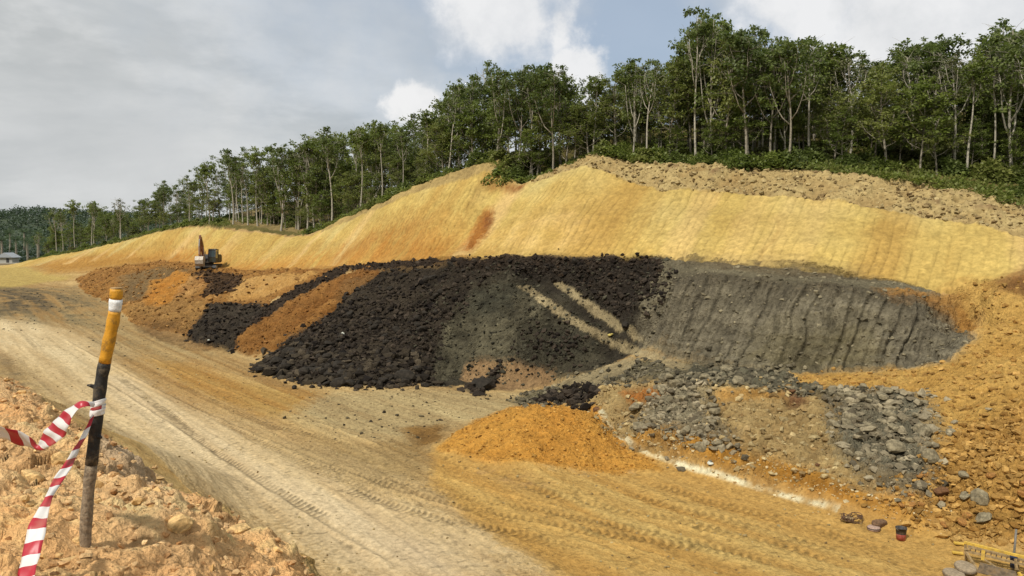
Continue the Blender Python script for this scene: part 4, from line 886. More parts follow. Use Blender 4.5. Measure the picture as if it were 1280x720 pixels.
# young trees filling the space under the crowns
SAP = make_tree(300, 'bushy'); SAP2 = make_tree(301, 'low'); us = set()
for q in np.arange(60, 1400, 9):
    cx, cy = crest_at(q); bk = rng.uniform(3.0, 16) * (1.35 if q > 1000 else 1); r_ = ray(q, 300); Yb = cy + bk; Xb = r_[0] / r_[1] * Yb
    k = int(rng.random() < .4); pr = (SAP, SAP2)[k]
    o = pr if k not in us else copy_tree(pr); us.add(k)
    h = rng.uniform(3.2, 7.5) / 12; o.location = (Xb, Yb, hz(Xb, Yb) - .1); o.scale = (h * 1.35, h * 1.35, h); o.rotation_euler = (0, 0, rng.uniform(0, 6.28)); o.name = 'sapling'
    d_s = ('mid green sapling ', 'yellow green sapling ')[k] + 'under the taller trees ' + landmark(q)
    tag(o, d_s, 'sapling', 'saplings: ' + d_s)

# bushes and ground cover behind the crest
def make_bush(seed, mat, dome=True):
    rg = np.random.default_rng(seed); cen = []; rad = []
    for i in range(26):
        a = rg.uniform(0, 6.28); q = rg.random() ** .5; cen.append((math.cos(a) * q * 1.0, math.sin(a) * q * 1.0, (1.25 * (1 - q * q) + .15) * rg.uniform(.5, 1))); rad.append(rg.uniform(.25, .45))
    return leaves('bush', cen, rad, 46, .24, mat, None, rg, flat=.8, droop=.2)
BUSH = [make_bush(i, m) for i, m in enumerate((L_MID, L_LIGHT, L_DARK, L_OLIVE))]
BD = ['mid green bush', 'bright yellow green bush', 'dark green bush', 'olive brown bush']
ub = set()
def bush(loc, s_, k, label, group=None, sz=1.0):
    o = BUSH[k] if k not in ub else BUSH[k].copy()
    if k in ub: COL.objects.link(o)
    ub.add(k); o.location = loc; o.scale = (s_, s_, s_ * sz); o.rotation_euler = (0, 0, rng.uniform(0, 6.28))
    return tag(o, label, 'bush', group)
nb_ = at(624, 226); bush((nb_[0], nb_[1] + .8, nb_[2] - .5), 1.35, 0, 'large green bush overhanging the reddish notch in the crest', sz=1.0)
nb_ = at(641, 226); bush((nb_[0], nb_[1] + 1.2, nb_[2] - .2), 1.2, 2, 'dark bush tucked behind the one overhanging the notch', sz=1.0)
nb_ = at(660, 220); bush((nb_[0], nb_[1] + 1.4, nb_[2] - .1), 1.1, 1, 'yellowish bush just right of the notch bushes')
for q in np.arange(40, 1330, 13):
    cx, cy = crest_at(q); bk = rng.uniform(1.6, 6.0) * (1 if q < 1000 else 1.8); r_ = ray(q, 300); Yb = cy + bk; Xb = r_[0] / r_[1] * Yb
    if 285 < q < 390: Yb += 10; Xb = r_[0] / r_[1] * Yb
    k = int(rng.choice([0, 1, 2, 3], p=[.35, .2, .35, .1]))
    bush((Xb, Yb, hz(Xb, Yb) - .15), rng.uniform(.55, 1.25) * (1.25 if q < 400 else 1), k, BD[k] + ' under the trees ' + landmark(q), 'bushes under the trees: ' + BD[k] + ' ' + landmark(q), rng.uniform(.7, 1.1))
# ground cover: one leafy mass
n = 2600; q = rng.uniform(30, 1420, n); bk = .6 + rng.random(n) ** 1.3 * np.where(q > 930, 24, 13)
cc = []
for a, b in zip(q, bk):
    cx, cy = crest_at(a); r_ = ray(a, 300); Yb = cy + b; Xb = r_[0] / r_[1] * Yb
    if 292 < a < 380 and b < 8: continue
    if 560 < a < 600 or (690 < a < 1000 and b < 1.6): continue
    cc.append((Xb, Yb, hz(Xb, Yb) + rng.uniform(.05, .3)))
cc = np.array(cc)
tag(leaves('undergrowth', cc, rng.uniform(.3, .7, len(cc)), 30, .24, L_LIGHT, None, rng, flat=.45, droop=-.1), 'low ferns and weeds covering the ground under the trees', 'undergrowth', kind='stuff')
cc2 = cc[::2] + rng.normal(0, .4, (len(cc[::2]), 3)) * (1, 1, .2)
tag(leaves('undergrowth', cc2, rng.uniform(.3, .8, len(cc2)), 26, .26, L_MID, None, rng, flat=.5, droop=-.1), 'darker weeds mixed through the low growth', 'undergrowth', kind='stuff')

# ------------------------------------------------------------------ single boulders
def make_boulder(seed, sub=2, cuts=7, rough=.10):
    bm_ = __import__('bmesh').new(); bmesh = __import__('bmesh'); bmesh.ops.create_icosphere(bm_, subdivisions=sub, radius=.5)
    rg = np.random.default_rng(seed); V_ = np.array([v.co[:] for v in bm_.verts]); V_ *= (1 + rough * rg.normal(0, .5, (len(V_), 1)))
    for _ in range(cuts):
        nn = rg.normal(0, 1, 3); nn /= np.linalg.norm(nn); dcut = rg.uniform(.26, .42); k = V_ @ nn - dcut
        V_ -= np.where(k > 0, k, 0)[:, None] * nn
    V_ *= rg.uniform(.75, 1.15, 3)
    f = np.array([[v.index for v in q.verts] for q in bm_.faces]); bm_.free()
    return V_, f
BV = [make_boulder(i) for i in range(7)]
def rock_mat(name, a, b):
    return pmat(name, tuple((np.array(a) + b) / 2), .85, noise=.45, scale=5, bump=.6, spec=.2)
RM = {'black': rock_mat('rock_black', lin(34, 28, 24), lin(66, 57, 48)), 'grey': rock_mat('rock_grey', lin(120, 105, 84), lin(160, 143, 116)), 'tan': rock_mat('rock_tan', lin(200, 154, 98, .9), lin(222, 182, 130, .9)), 'orange': rock_mat('rock_orange', lin(150, 98, 48), lin(184, 132, 76)),
      'yellow': rock_mat('rock_yellow', lin(200, 172, 96), lin(220, 196, 120)), 'white': rock_mat('rock_white', lin(214, 206, 190), lin(232, 226, 214)), 'brown': rock_mat('rock_brown', lin(96, 64, 42), lin(130, 90, 60))}
BM = {}
def boulder(X_, Y_, size, kind, label, group=None, v=None, sink=.22, name='boulder', flat=.75, smooth=False):
    v = int(rng.integers(0, 7)) if v is None else v
    if (kind, v) not in BM:
        o = new_mesh(name, BV[v][0], BV[v][1], RM[kind], smooth=smooth); BM[kind, v] = o
    else: o = BM[kind, v].copy(); o.name = name; COL.objects.link(o)
    o.location = (X_, Y_, land(X_, Y_) + size * (.5 * flat - sink)); s_ = size * rng.uniform(.9, 1.1, 3); o.scale = (s_[0], s_[1], s_[2] * flat)
    o.rotation_euler = (rng.normal(0, .25), rng.normal(0, .25), rng.uniform(0, 6.28))
    return tag(o, label, 'boulder' if name == 'boulder' else name, group)
def scatter(mask, n, smin, smax, kind, label, group, **kw):
    for k in pick(mask, n):
        boulder(VV[k, 0], VV[k, 1], smin + (smax - smin) * rng.random() ** 2, kind, label, group, **kw)
def bat(px, py, wpx, kind, label, **kw):
    p = at(px, py); return boulder(p[0], p[1], wpx * p[1] / F, kind, label, **kw)
scatter(Z['black_heap'] * (z < 1.2), 60, .55, 1.15, 'black', 'black shale boulder at the foot of the dark heap', 'boulders along the foot of the black heap')
scatter(Z['black_heap'] * (z > 1.2), 45, .4, .8, 'black', 'black shale boulder lying on the dark heap', 'boulders on the black heap')
scatter(Z['step_grey'], 30, .35, .7, 'grey', 'grey mudstone boulder in the left grey spill', 'boulders in the left grey spill')
scatter(Z['step_grey2'], 34, .35, .8, 'grey', 'grey mudstone boulder in the right grey spill', 'boulders in the right grey spill')
scatter(np.clip(Z['orange_rock'], 0, 1) * (z < 2), 14, .25, .5, 'orange', 'orange stained boulder on the right hand slope', 'boulders on the orange slope')
scatter(Z['bench_rubble'], 16, .35, .7, 'grey', 'grey boulder on the bench below the grooved wall', 'boulders on the grey bench')
bat(368, 486, 9, 'black', 'small brown black lump alone on the floor before the dark heap', sink=.1)
bat(408, 483, 12, 'black', 'squarish black boulder rolled out beside the dark heap', sink=.1)
bat(508, 476, 26, 'black', 'broad black boulder at the right foot of the dark heap')
bat(600, 488, 34, 'black', 'big flat black slab at the toe of the pink cut', flat=.6)
bat(782, 411, 15, 'black', 'dark boulder between the upper rut and the grooved wall')
bat(763, 421, 9, 'yellow', 'small yellow stone between the twin ruts', sink=.1)
bat(262, 427, 6, 'white', 'white stone at the foot of the left black lumps', sink=0)
bat(429, 421, 6, 'white', 'white stone high on the dark heap', sink=0)
bat(401, 455, 6, 'white', 'white stone low on the dark heap', sink=0)
bat(845, 484, 20, 'grey', 'rounded grey boulder topping the left grey spill', flat=.95)
bat(1163, 578, 26, 'grey', 'large blue grey boulder at the edge of the right spill', flat=.85)
bat(1226, 628, 24, 'grey', 'round grey boulder sitting in a hollow of orange stones', flat=.95)
bat(1206, 622, 16, 'grey', 'grey slab beside the round boulder on orange stones', flat=.5)
bat(1228, 645, 24, 'grey', 'flat grey slab below the round boulder', flat=.5)
bat(1204, 597, 16, 'grey', 'grey boulder above the flat slab on orange stones')
bat(1178, 617, 22, 'brown', 'broad brownish slab right of the right grey spill', flat=.5)
bat(990, 493, 11, 'brown', 'small maroon boulder on top of the tan step', flat=.7)
bat(888, 591, 8, 'white', 'pale pinkish stone on the white strip', sink=.1)
bat(1022, 590, 8, 'brown', 'small brown clod on the orange windrow', sink=.1)
bat(1180, 664, 12, 'orange', 'orange clod left of the yellow frame', sink=.1)
bat(745, 514, 12, 'brown', 'dark brown clod on top of the loose orange heap')
for px_, py_, w_, lb in ((30, 640, 55, 'wide brown clay clod behind the lower tape'), (75, 600, 34, 'reddish clay clod left of the hanging tape'), (40, 612, 30, 'low clay clod under the curled tape'), (225, 690, 40, 'rounded clay clod at the bottom of the bank'), (180, 640, 24, 'pale clay clod right of the pole base'), (205, 622, 22, 'pale pinkish clod on the bank edge'), (240, 650, 26, 'clay clod along the bank edge below the pale clods'), (300, 690, 30, 'clay clod near the lower end of the bank'), (100, 690, 22, 'small clay clod in front of the pole'), (270, 665, 16, 'little clay clod on the bank rim'), (160, 605, 18, 'pale clod behind the pole')):
    p = at(px_, py_, 2.5); boulder(p[0], p[1], w_ * p[1] / F, 'tan', lb, name='clod', sink=.25, flat=.7, smooth=False)

# ------------------------------------------------------------------ excavator on the left bench
YEL = pmat('machine_orange', (.20, .075, .03), .5, noise=.3, scale=3, dirt=((.16, .10, .05), .6))
DGR = pmat('machine_dark', (.035, .035, .034), .6, noise=.3, scale=4, dirt=((.16, .11, .06), .5))
GLS = pmat('cab_glass', (.02, .035, .035), .08, noise=.1, spec=.8)
STL = pmat('worn_steel', (.42, .38, .32), .55, metal=.3, noise=.3, scale=5, dirt=((.25, .17, .09), .5))
GALV = pmat('chrome_rod', (.5, .5, .5), .3, metal=.8, noise=.1)
ex = at(254, 338); ex = (ex[0], ex[1] + 2.2)
E = empty('excavator', (ex[0], ex[1], land(*ex) - .12), R(6)); E.scale = (1.06, 1.06, 1.06)
tag(E, 'small orange and black excavator standing on the left bench with its arm raised', 'excavator')
def track_mesh(cx):
    prof = [(-1.75, .38), (-1.6, .12), (-1.3, 0), (1.3, 0), (1.6, .12), (1.75, .38), (1.62, .66), (1.3, .78), (-1.3, .78), (-1.62, .66)]
    G = Geo(); G.prism(prof, cx - .28, cx + .28, 0)
    for i in range(20):
        q = -1.35 + i * .142; G.box((cx, q, -.02), (.6, .06, .07)); G.box((cx, q, .80), (.6, .06, .07))
    return G
for cx in (-1.05, 1.05):
    tr = track_mesh(cx).build('track', DGR, E)
    g = Geo(); [g.lathe([(.0, -.31), (.22, -.31), (.22, .31), (.0, .31)], 10, (0, 0, 0)) for _ in (0,)]
    for q in (-1.3, 1.3):
        gg = Geo(); gg.lathe([(.01, -.3), (.28, -.3), (.28, .3), (.01, .3)], 12); w = gg.build('sprocket', STL, tr); w.location = (cx, q, .39); w.rotation_euler = (0, R(90), 0)
g = Geo(); g.box((0, 0, .62), (1.6, 1.8, .45)); g.lathe([(.6, .8), (.6, 1.0)], 16); g.build('undercarriage', DGR, E, bevel=.03)
g = Geo(); g.prism([(-1.15, 1.0), (1.2, 1.0), (1.6, 1.25), (1.6, 1.95), (1.35, 2.1), (-.2, 2.1), (-.3, 1.7), (-1.15, 1.55)], -1.2, 1.2, 0)
g.build('house', DGR, E, bevel=.05)
g = Geo(); g.prism([(1.45, .98), (1.95, 1.2), (1.95, 1.95), (1.45, 2.14)], -1.22, 1.22, 0); g.build('counterweight', DGR, E, bevel=.06)
g = Geo(); g.lathe([(.05, 2.1), (.05, 2.5)], 8, (-.7, .9, 0)); g.build('exhaust', DGR, E)
cabg = Geo(); cabp = [(-1.55, 1.15), (-.05, 1.1), (-.05, 2.72), (-.9, 2.8), (-1.3, 2.72), (-1.6, 1.8)]
for a, b in ((.30, .40), (1.18, 1.28)):
    for (p, q) in zip(cabp, cabp[1:] + cabp[:1]): cabg.beam((.5 * (a + b), *p), (.5 * (a + b), *q), .1, .1, (1, 0, 0))
for p in cabp: cabg.beam((.35, *p), (1.23, *p), .08, .08)
cabg.prism([(-.95, 2.74), (-.02, 2.68), (-.02, 2.80), (-.92, 2.88), (-1.32, 2.80), (-1.32, 2.72)], .28, 1.3, 0)
cabg.prism([(-1.55, 1.12), (-.05, 1.08), (-.05, 1.62), (-1.55, 1.62)], .33, 1.25, 0)
cab = cabg.build('cab', DGR, E)
for nm, q in (('windscreen', [(.38, -1.57, 1.80), (1.2, -1.57, 1.80), (1.2, -1.29, 2.68), (.38, -1.29, 2.68)]), ('lower_pane', [(.38, -1.555, 1.2), (1.2, -1.555, 1.2), (1.2, -1.59, 1.76), (.38, -1.59, 1.76)]), ('side_pane', [(1.225, -1.5, 1.65), (1.225, -.12, 1.65), (1.225, -.12, 2.65), (1.225, -1.25, 2.65)]), ('side_pane', [(.36, -1.5, 1.65), (.36, -.12, 1.65), (.36, -.12, 2.65), (.36, -1.25, 2.65)])):
    g = Geo(); V_ = np.array(q); n_ = np.cross(V_[1] - V_[0], V_[2] - V_[0]); n_ = n_ / np.linalg.norm(n_) * .012
    g.add(np.vstack([V_ - n_, V_ + n_]), [(3, 2, 1, 0), (4, 5, 6, 7), (0, 1, 5, 4), (1, 2, 6, 5), (2, 3, 7, 6), (3, 0, 4, 7)]); g.build(nm, GLS, cab)
for q in (.42, 1.16):
    g = Geo(); g.box((q, -1.34, 2.86), (.14, .08, .1)); g.build('work_light', STL, cab)
bx_ = -.45
g = Geo(); bo = [(-.6, 1.35), (-.95, 1.4), (-1.75, 3.3), (-2.45, 4.32), (-2.25, 4.5), (-2.05, 4.42), (-1.35, 3.5)]
g.prism(bo, bx_ - .17, bx_ + .17, 0); boom = g.build('boom', YEL, E, bevel=.02)
for dx in (-.25, .25):
    g = Geo(); g.tube([(bx_ + dx, -1.15, 1.2), (bx_ + dx, -1.5, 2.2)], .075, 8); g.tube([(bx_ + dx, -1.5, 2.2), (bx_ + dx, -1.75, 3.1)], .04, 8); g.build('hydraulic_ram', GALV, boom)
g = Geo(); st_ = [(-2.15, 4.75), (-2.45, 4.62), (-2.75, 3.2), (-2.78, 2.0), (-2.6, 1.95), (-2.38, 3.2)]
g.prism(st_, bx_ - .13, bx_ + .13, 0); stick = g.build('stick', YEL, E, bevel=.02)
g = Geo(); g.tube([(bx_, -1.75, 3.75), (bx_, -2.0, 4.2)], .07, 8); g.tube([(bx_, -2.0, 4.2), (bx_, -2.25, 4.72)], .038, 8); g.build('hydraulic_ram', GALV, boom)
g = Geo(); g.tube([(bx_, -2.6, 4.2), (bx_, -2.9, 3.2)], .06, 8); g.tube([(bx_, -2.9, 3.2), (bx_, -2.98, 2.2)], .035, 8); g.build('hydraulic_ram', GALV, stick)
g = Geo(); pr = [(-2.62, 1.95), (-2.95, 1.9), (-3.15, 1.45), (-3.05, .95), (-2.7, .62), (-2.3, .62), (-2.32, .7), (-2.65, .74), (-2.95, 1.02), (-3.02, 1.42), (-2.88, 1.78), (-2.62, 1.85)]
g.prism(pr, bx_ - .52, bx_ + .52, 0)
for sx in (-.52, .50): g.prism([(-2.62, 1.95), (-2.95, 1.9), (-3.15, 1.45), (-3.05, .95), (-2.7, .62), (-2.3, .62), (-2.45, 1.3)], bx_ + sx - .01, bx_ + sx + .03, 0)
bk = g.build('bucket', STL, E)
for i in range(5):
    g = Geo(); g.box((bx_ - .44 + i * .22, -2.2, .62), (.09, .24, .07)); g.build('tooth', STL, bk)
g = Geo(); g.beam((1.0, -1.62, 2.4), (1.55, -1.7, 2.4), .03, .03); g.box((1.58, -1.7, 2.3), (.03, .16, .3)); g.build('mirror', DGR, E)

# ------------------------------------------------------------------ marker pole and barrier tape
def band_mat(name, col, peel, amt):
    return pmat(name, col, .55, noise=.14, scale=40, bump=.25, dirt=(peel, amt))
W_WOOD = pmat('weathered_wood', (.25, .19, .125), .9, noise=.45, scale=45, bump=.8)
P_YEL = band_mat('yellow_paint', (.62, .29, .018), (.20, .11, .03), .9); P_BLK = pmat('black_paint', (.022, .020, .018), .7, noise=.4, scale=40, bump=.5, dirt=((.20, .15, .09), .6)); P_WHT = band_mat('white_paint', (.80, .80, .78), (.42, .36, .28), .6)
PD = 3.9
def pp(px, py): return Vector(P(px, py, PD + (665 - py) / 305 * -.06))
axis = [pp(106, 672), pp(107, 662), pp(111, 610), pp(114.5, 580), pp(120, 530), pp(124, 495), pp(127.5, 470), pp(131, 453), pp(136.5, 425), pp(141, 404), pp(143.5, 389), pp(145, 374), pp(145.5, 361)]
axis[0] = axis[1] + Vector((-.01, 0, -.30))
PR = 7.3 * PD / F
pole = empty('marker_pole', tuple(axis[1])); tag(pole, 'leaning wooden marker stick painted yellow, white and black, on the near bank', 'marker pole')
def sect(i, j, rad): 
    pts_ = [axis[k] - axis[1] for k in range(i, j + 1)]; out = []
    for a, b in zip(pts_, pts_[1:]): out += [a.lerp(b, q / 4) for q in range(4)]
    return out + [pts_[-1]]
def polepart(name, i, j, mat, r, seed):
    g = Geo(); p = sect(i, j, r); g.tube(p, [r * (1 + .05 * math.sin(k * 1.3 + seed)) for k in range(len(p))], 18, wob=.012, seed=seed); return g.build(name, mat, pole, smooth=True)
polepart('bare_shaft', 0, 3, W_WOOD, PR * .97, 1); bsec = polepart('black_section', 3, 7, P_BLK, PR, 2); polepart('yellow_section', 7, 10, P_YEL, PR * 1.0, 3); polepart('white_band', 10, 11, P_WHT, PR * 1.02, 4); polepart('yellow_tip', 11, 12, P_YEL, PR, 5)
g = Geo(); q = axis[12] - axis[1]; g.tube([q, q + Vector((0, 0, .006))], PR * .93, 18); g.build('cut_end', pmat('cut_wood', (.42, .27, .12), .9, noise=.3, scale=60), pole)
g = Geo(); q = axis[4].lerp(axis[5], .9) - axis[1]
g.tube([q + Vector((-.02, 0, .06)), q + Vector((-.035, -.01, .068)), q + Vector((-.05, -.01, .07))], [.012, .008, .004], 8); g.tube([pp(128, 545) - axis[1] + Vector((-.014, -.01, 0)), pp(131, 546) - axis[1] + Vector((-.008, -.016, 0))], [.013, .006], 8)
g.build('knot', P_BLK, pole)
def tape_mat():
    m = bpy.data.materials.new('barrier_tape'); m.use_nodes = True; n = NT(m.node_tree)
    uv = n.n('ShaderNodeUVMap'); s_ = n.n('ShaderNodeSeparateXYZ', i_0=uv.outputs[0])
    w = n.math('FRACT', n.math('ADD', n.math('MULTIPLY', s_.outputs[0], 1 / .118), n.math('MULTIPLY', s_.outputs[1], .32)))
    k = n.math('GREATER_THAN', w, .5)
    g_ = n.n('ShaderNodeTexCoord').outputs['Object']; t = n.n('ShaderNodeTexNoise', i_Vector=g_, i_Scale=9.0, i_Detail=6.0).outputs[0]
    c_ = n.mix(k, (.80, .78, .75), (.50, .025, .045)); c_ = n.mix(n.math('MULTIPLY', n.smooth(t, .5, .75), .35), c_, (.48, .36, .24))
    d = n.n('ShaderNodeBsdfPrincipled', i_Base_Color=c_, i_Roughness=.38); tr = n.n('ShaderNodeBsdfTranslucent', i_0=c_)
    n.t.links.new(n.n('ShaderNodeMixShader', i_0=.22, i_1=d.outputs[0], i_2=tr.outputs[0]).outputs[0], n.n('ShaderNodeOutputMaterial').inputs[0])
    return m
TAPE = tape_mat()
def ribbon(name, rows, mat, parent, th=.0006, s0=0, crinkle=.004, seed=0):
    """rows: list of (left edge, right edge) 3-D points; smoothed, with thickness and stripe coordinates"""
    rg = np.random.default_rng(seed); A = np.array([r[0] for r in rows], float); B = np.array([r[1] for r in rows], float); n = len(A); k = 10
    def cr(Q):
        out = []
        for i in range(n - 1):
            p0, p1, p2, p3 = Q[max(i - 1, 0)], Q[i], Q[i + 1], Q[min(i + 2, n - 1)]
            for j in range(k):
                t = j / k; out.append(.5 * ((2 * p1) + (-p0 + p2) * t + (2 * p0 - 5 * p1 + 4 * p2 - p3) * t * t + (-p0 + 3 * p1 - 3 * p2 + p3) * t ** 3))
        return np.array(out + [Q[-1]])
    A, B = cr(A), cr(B); M_ = (A + B) / 2; s = np.concatenate([[0], np.cumsum(np.linalg.norm(np.diff(M_, axis=0), axis=1))]) + s0
    nw = 7; vs = []; uv = []
    for i in range(len(A)):
        d = B[i] - A[i]; t_ = M_[min(i + 1, len(A) - 1)] - M_[max(i - 1, 0)]; nn = np.cross(d, t_); nn /= np.linalg.norm(nn) + 1e-9
        for j in range(nw):
            q = j / (nw - 1); vs.append(A[i] + d * q + nn * (crinkle * math.sin(q * 7 + s[i] * 23 + seed) + crinkle * .7 * math.sin(s[i] * 61 + q * 3))); uv.append((s[i], q))
    f = [(i * nw + j, i * nw + j + 1, (i + 1) * nw + j + 1, (i + 1) * nw + j) for i in range(len(A) - 1) for j in range(nw - 1)]
    o = new_mesh(name, np.array(vs), np.array(f), mat, parent, smooth=True)
    ul = o.data.uv_layers.new(name='UVMap'); li = np.array(f).ravel(); ul.data.foreach_set('uv', np.array(uv, np.float32)[li].ravel())
    so_ = o.modifiers.new('thick', 'SOLIDIFY'); so_.thickness = th
    return o
kn = axis[4].lerp(axis[5], .58)
tape = empty('barrier_tape', tuple(kn)); tag(tape, 'red and white striped barrier tape knotted round the marker pole, two loose ends', 'barrier tape')
def tp(px, py, Y): return np.array(P(px, py, Y)) - np.array(kn)
# loose end curling away to the left, and the one hanging down to the bottom left
ribbon('upper_tail', [(tp(119, 502, 3.80), tp(118, 509, 3.79)), (tp(110, 501, 3.77), tp(109, 508, 3.74)), (tp(100, 502, 3.76), tp(98, 511, 3.71)), (tp(90, 508, 3.78), tp(92, 522, 3.70)), (tp(76, 518, 3.82), tp(85, 534, 3.72)), (tp(64, 529, 3.86), tp(79, 546, 3.76)), (tp(55, 540, 3.90), tp(67, 556, 3.82)), (tp(50, 552, 3.92), tp(56, 562, 3.88)), (tp(45, 556, 3.92), tp(47, 563, 3.92)), (tp(38, 547, 3.90), tp(38, 560, 3.94)), (tp(26, 540, 3.88), tp(25, 556, 3.93)), (tp(12, 535, 3.86), tp(10, 550, 3.92)), (tp(-4, 532, 3.84), tp(-6, 547, 3.9)), (tp(-30, 528, 3.8), tp(-32, 544, 3.88))], TAPE, tape, seed=1)
ribbon('lower_tail', [(tp(115, 518, 3.80), tp(118, 519, 3.80)), (tp(108, 532, 3.76), tp(112, 536, 3.77)), (tp(101, 545, 3.72), tp(106, 549, 3.74)), (tp(93, 560, 3.66), tp(99, 564, 3.69)), (tp(80, 580, 3.58), tp(90, 583, 3.60)), (tp(66, 600, 3.50), tp(77, 604, 3.5)), (tp(59, 616, 3.42), tp(66, 622, 3.42)), (tp(48, 636, 3.36), tp(60, 645, 3.34)), (tp(36, 658, 3.28), tp(57, 665, 3.26)), (tp(28, 690, 3.20), tp(49, 695, 3.18)), (tp(22, 722, 3.1), tp(43, 724, 3.08)), (tp(14, 760, 3.0), tp(37, 762, 2.98))], TAPE, tape, s0=.03, crinkle=.003, seed=2)
TW = pmat('tape_white', (.80, .78, .75), .4, noise=.06, scale=30, bump=.3)
for r_i, (zo, tl_, mt_) in enumerate(((.024, .10, TW), (.004, -.05, TAPE), (-.022, .06, TW))):
    rows_ = []
    dd_ = (axis[5] - axis[4]).normalized()
    for q in range(13):
        a = q / 12 * 2 * math.pi - .6; off = Vector((math.cos(a), math.sin(a), 0)) * (PR + .0035 + .0012 * r_i); c_ = dd_ * (zo + tl_ * .09 * math.cos(a))
        rows_.append((np.array(off + c_ + dd_ * .017), np.array(off * .99 + c_ - dd_ * .017)))
    ribbon('wrap', rows_, mt_, tape, crinkle=.0012, seed=5 + r_i)

# ------------------------------------------------------------------ gear at the right edge of the floor
RUST = pmat('rusty_wire', (.10, .055, .032), .8, noise=.5, scale=20, bump=.3); YR = pmat('yellow_rail_paint', (.55, .36, .055), .55, noise=.2, scale=12, dirt=((.30, .19, .07), .6)); OLDW = pmat('dusty_timber', (.30, .21, .10), .9, noise=.4, scale=14, bump=.4)
CONC = pmat('dusty_concrete', (.27, .21, .135), .9, noise=.3, scale=12, bump=.4); PLT = pmat('dirty_plate', (.16, .125, .085), .8, noise=.4, scale=9, dirt=((.28, .19, .09), .7)); BLUE = pmat('blue_cloth', (.035, .045, .085), .8, noise=.3); PINK = pmat('red_plastic', (.36, .085, .07), .5, noise=.25, scale=18, dirt=((.36, .24, .13), .5)); BLKP = pmat('black_plastic', (.03, .03, .032), .5, noise=.3, scale=20, dirt=((.22, .16, .09), .4))
cl = at(1063, 655); co = empty('wire_coil', (cl[0], cl[1], land(cl[0], cl[1]))); tag(co, 'tangled rusty wire coil at the end of the white strip', 'wire coil')
rgc = random.Random(3)
for nm, cxc, n_ in (('wire_loop', -.12, 7), ('loose_bundle', .18, 6)):
    g = Geo()
    for i in range(n_):
        r_ = rgc.uniform(.13, .24); tx_, ty_ = rgc.uniform(-.9, .9), rgc.uniform(-.6, .6); M_ = Matrix.Rotation(tx_, 3, 'X') @ Matrix.Rotation(ty_, 3, 'Y')
        g.tube([tuple(M_ @ Vector((math.cos(a) * r_, math.sin(a) * r_ * .85, .02 * math.sin(3 * a))) + Vector((cxc + rgc.uniform(-.04, .04), rgc.uniform(-.05, .05), .14))) for a in np.linspace(0, 6.1, 22)], .011, 6)
    g.build(nm, RUST, co)
g = Geo(); g.box((-.05, -.02, .10), (.26, .16, .14)); g.build('wrapped_core', OLDW, co, bevel=.04)
cl = at(1092, 664); ds = empty('round_pad', (cl[0], cl[1], land(cl[0], cl[1]))); tag(ds, 'pinkish round pad lying left of a brown sack', 'round pad')
g = Geo(); g.lathe([(0, -.02), (.17, -.02), (.20, .03), (.20, .09), (.17, .12), (.05, .13), (0, .13)], 20); g.build('disc', pmat('dusty_rubber', (.34, .235, .18), .9, noise=.25), ds, smooth=True)
g = Geo(); g.lathe([(.185, .055), (.212, .065), (.205, .085), (.18, .09)], 20); g.build('rim', BLKP, ds)
cl = at(1101, 663); sk = Geo(); rgs = np.random.default_rng(9); V_, f_ = make_boulder(44, 3, 5, .04); V_ = V_ * (.46, .36, .36)
o = new_mesh('sack', V_ * (1 + .05 * np.sin(V_[:, :1] * 40) * np.cos(V_[:, 1:2] * 37)), f_, pmat('brown_sack', (.13, .075, .04), .95, noise=.4, scale=22, bump=.5), smooth=True); o.location = (cl[0], cl[1] + .1, land(cl[0], cl[1]) + .12); tag(o, 'crumpled brown sack between the round pad and the bucket', 'sack')
cl = at(1126, 676); bu = empty('bucket', (cl[0], cl[1], land(cl[0], cl[1]))); tag(bu, 'small black and faded red bucket standing on the orange floor', 'bucket')
g = Geo(); g.lathe([(.0, .0), (.135, .0), (.15, .19)], 22); g.build('lower_body', PINK, bu, smooth=True)
g = Geo(); g.lathe([(.1502, .19), (.165, .37), (.175, .37), (.175, .39), (.155, .39), (.142, .20), (.0, .19)], 22); g.build('upper_body', BLKP, bu, smooth=True)
g = Geo(); g.tube([(.172 * math.cos(a), -.03 - .09 * math.sin(a), .37 - .11 * math.sin(a) * .6) for a in np.linspace(0, math.pi, 12)], .006, 6); g.build('handle', GALV, bu)
# yellow railed frame
A0 = Vector(P(1206, 678, 22.5)); B0 = Vector(P(1300, 694, 21.4)); base_z = land(13.2, 22.2)
fr = empty('skid', (A0.x, A0.y, base_z)); tag(fr, 'yellow topped frame with rungs and a dirty grey plate, bottom right corner', 'skid')
u = (B0 - A0); u.z = 0; u.normalize(); v = Vector((-u.y, u.x, 0)); zt = A0.z - base_z
def fp(a, b, h): return tuple(u * a + v * b + Vector((0, 0, h)))
g = Geo(); g.beam(fp(-.02, 0, zt), fp(2.3, 0, zt - .12), .07, .08); g.build('top_rail', YR, fr, bevel=.008)
g = Geo(); g.beam(fp(.02, 0, zt - .05), fp(.02, 0, .42), .05, .05); g.beam(fp(.02, 0, .42), fp(.40, -.25, .0), .06, .06); g.build('end_leg', OLDW, fr)
g = Geo(); g.beam(fp(.0, -.03, .48), fp(.32, -.03, zt - .06), .05, .05); g.build('brace', OLDW, fr)
g = Geo(); g.beam(fp(.48, -.06, zt - .10), fp(.48, -.10, .30), .09, .05); g.build('post', YR, fr)
g = Geo(); g.beam(fp(1.26, -.04, zt - .16), fp(1.30, -.08, .22), .06, .05); g.build('post', OLDW, fr)
g = Geo(); g.beam(fp(.05, .35, zt - .22), fp(2.2, .35, zt - .34), .06, .07); g.build('rear_rail', OLDW, fr)
g = Geo(); g.beam(fp(.03, .02, .42), fp(2.2, .05, .34), .05, .06); g.build('lower_rail', OLDW, fr)
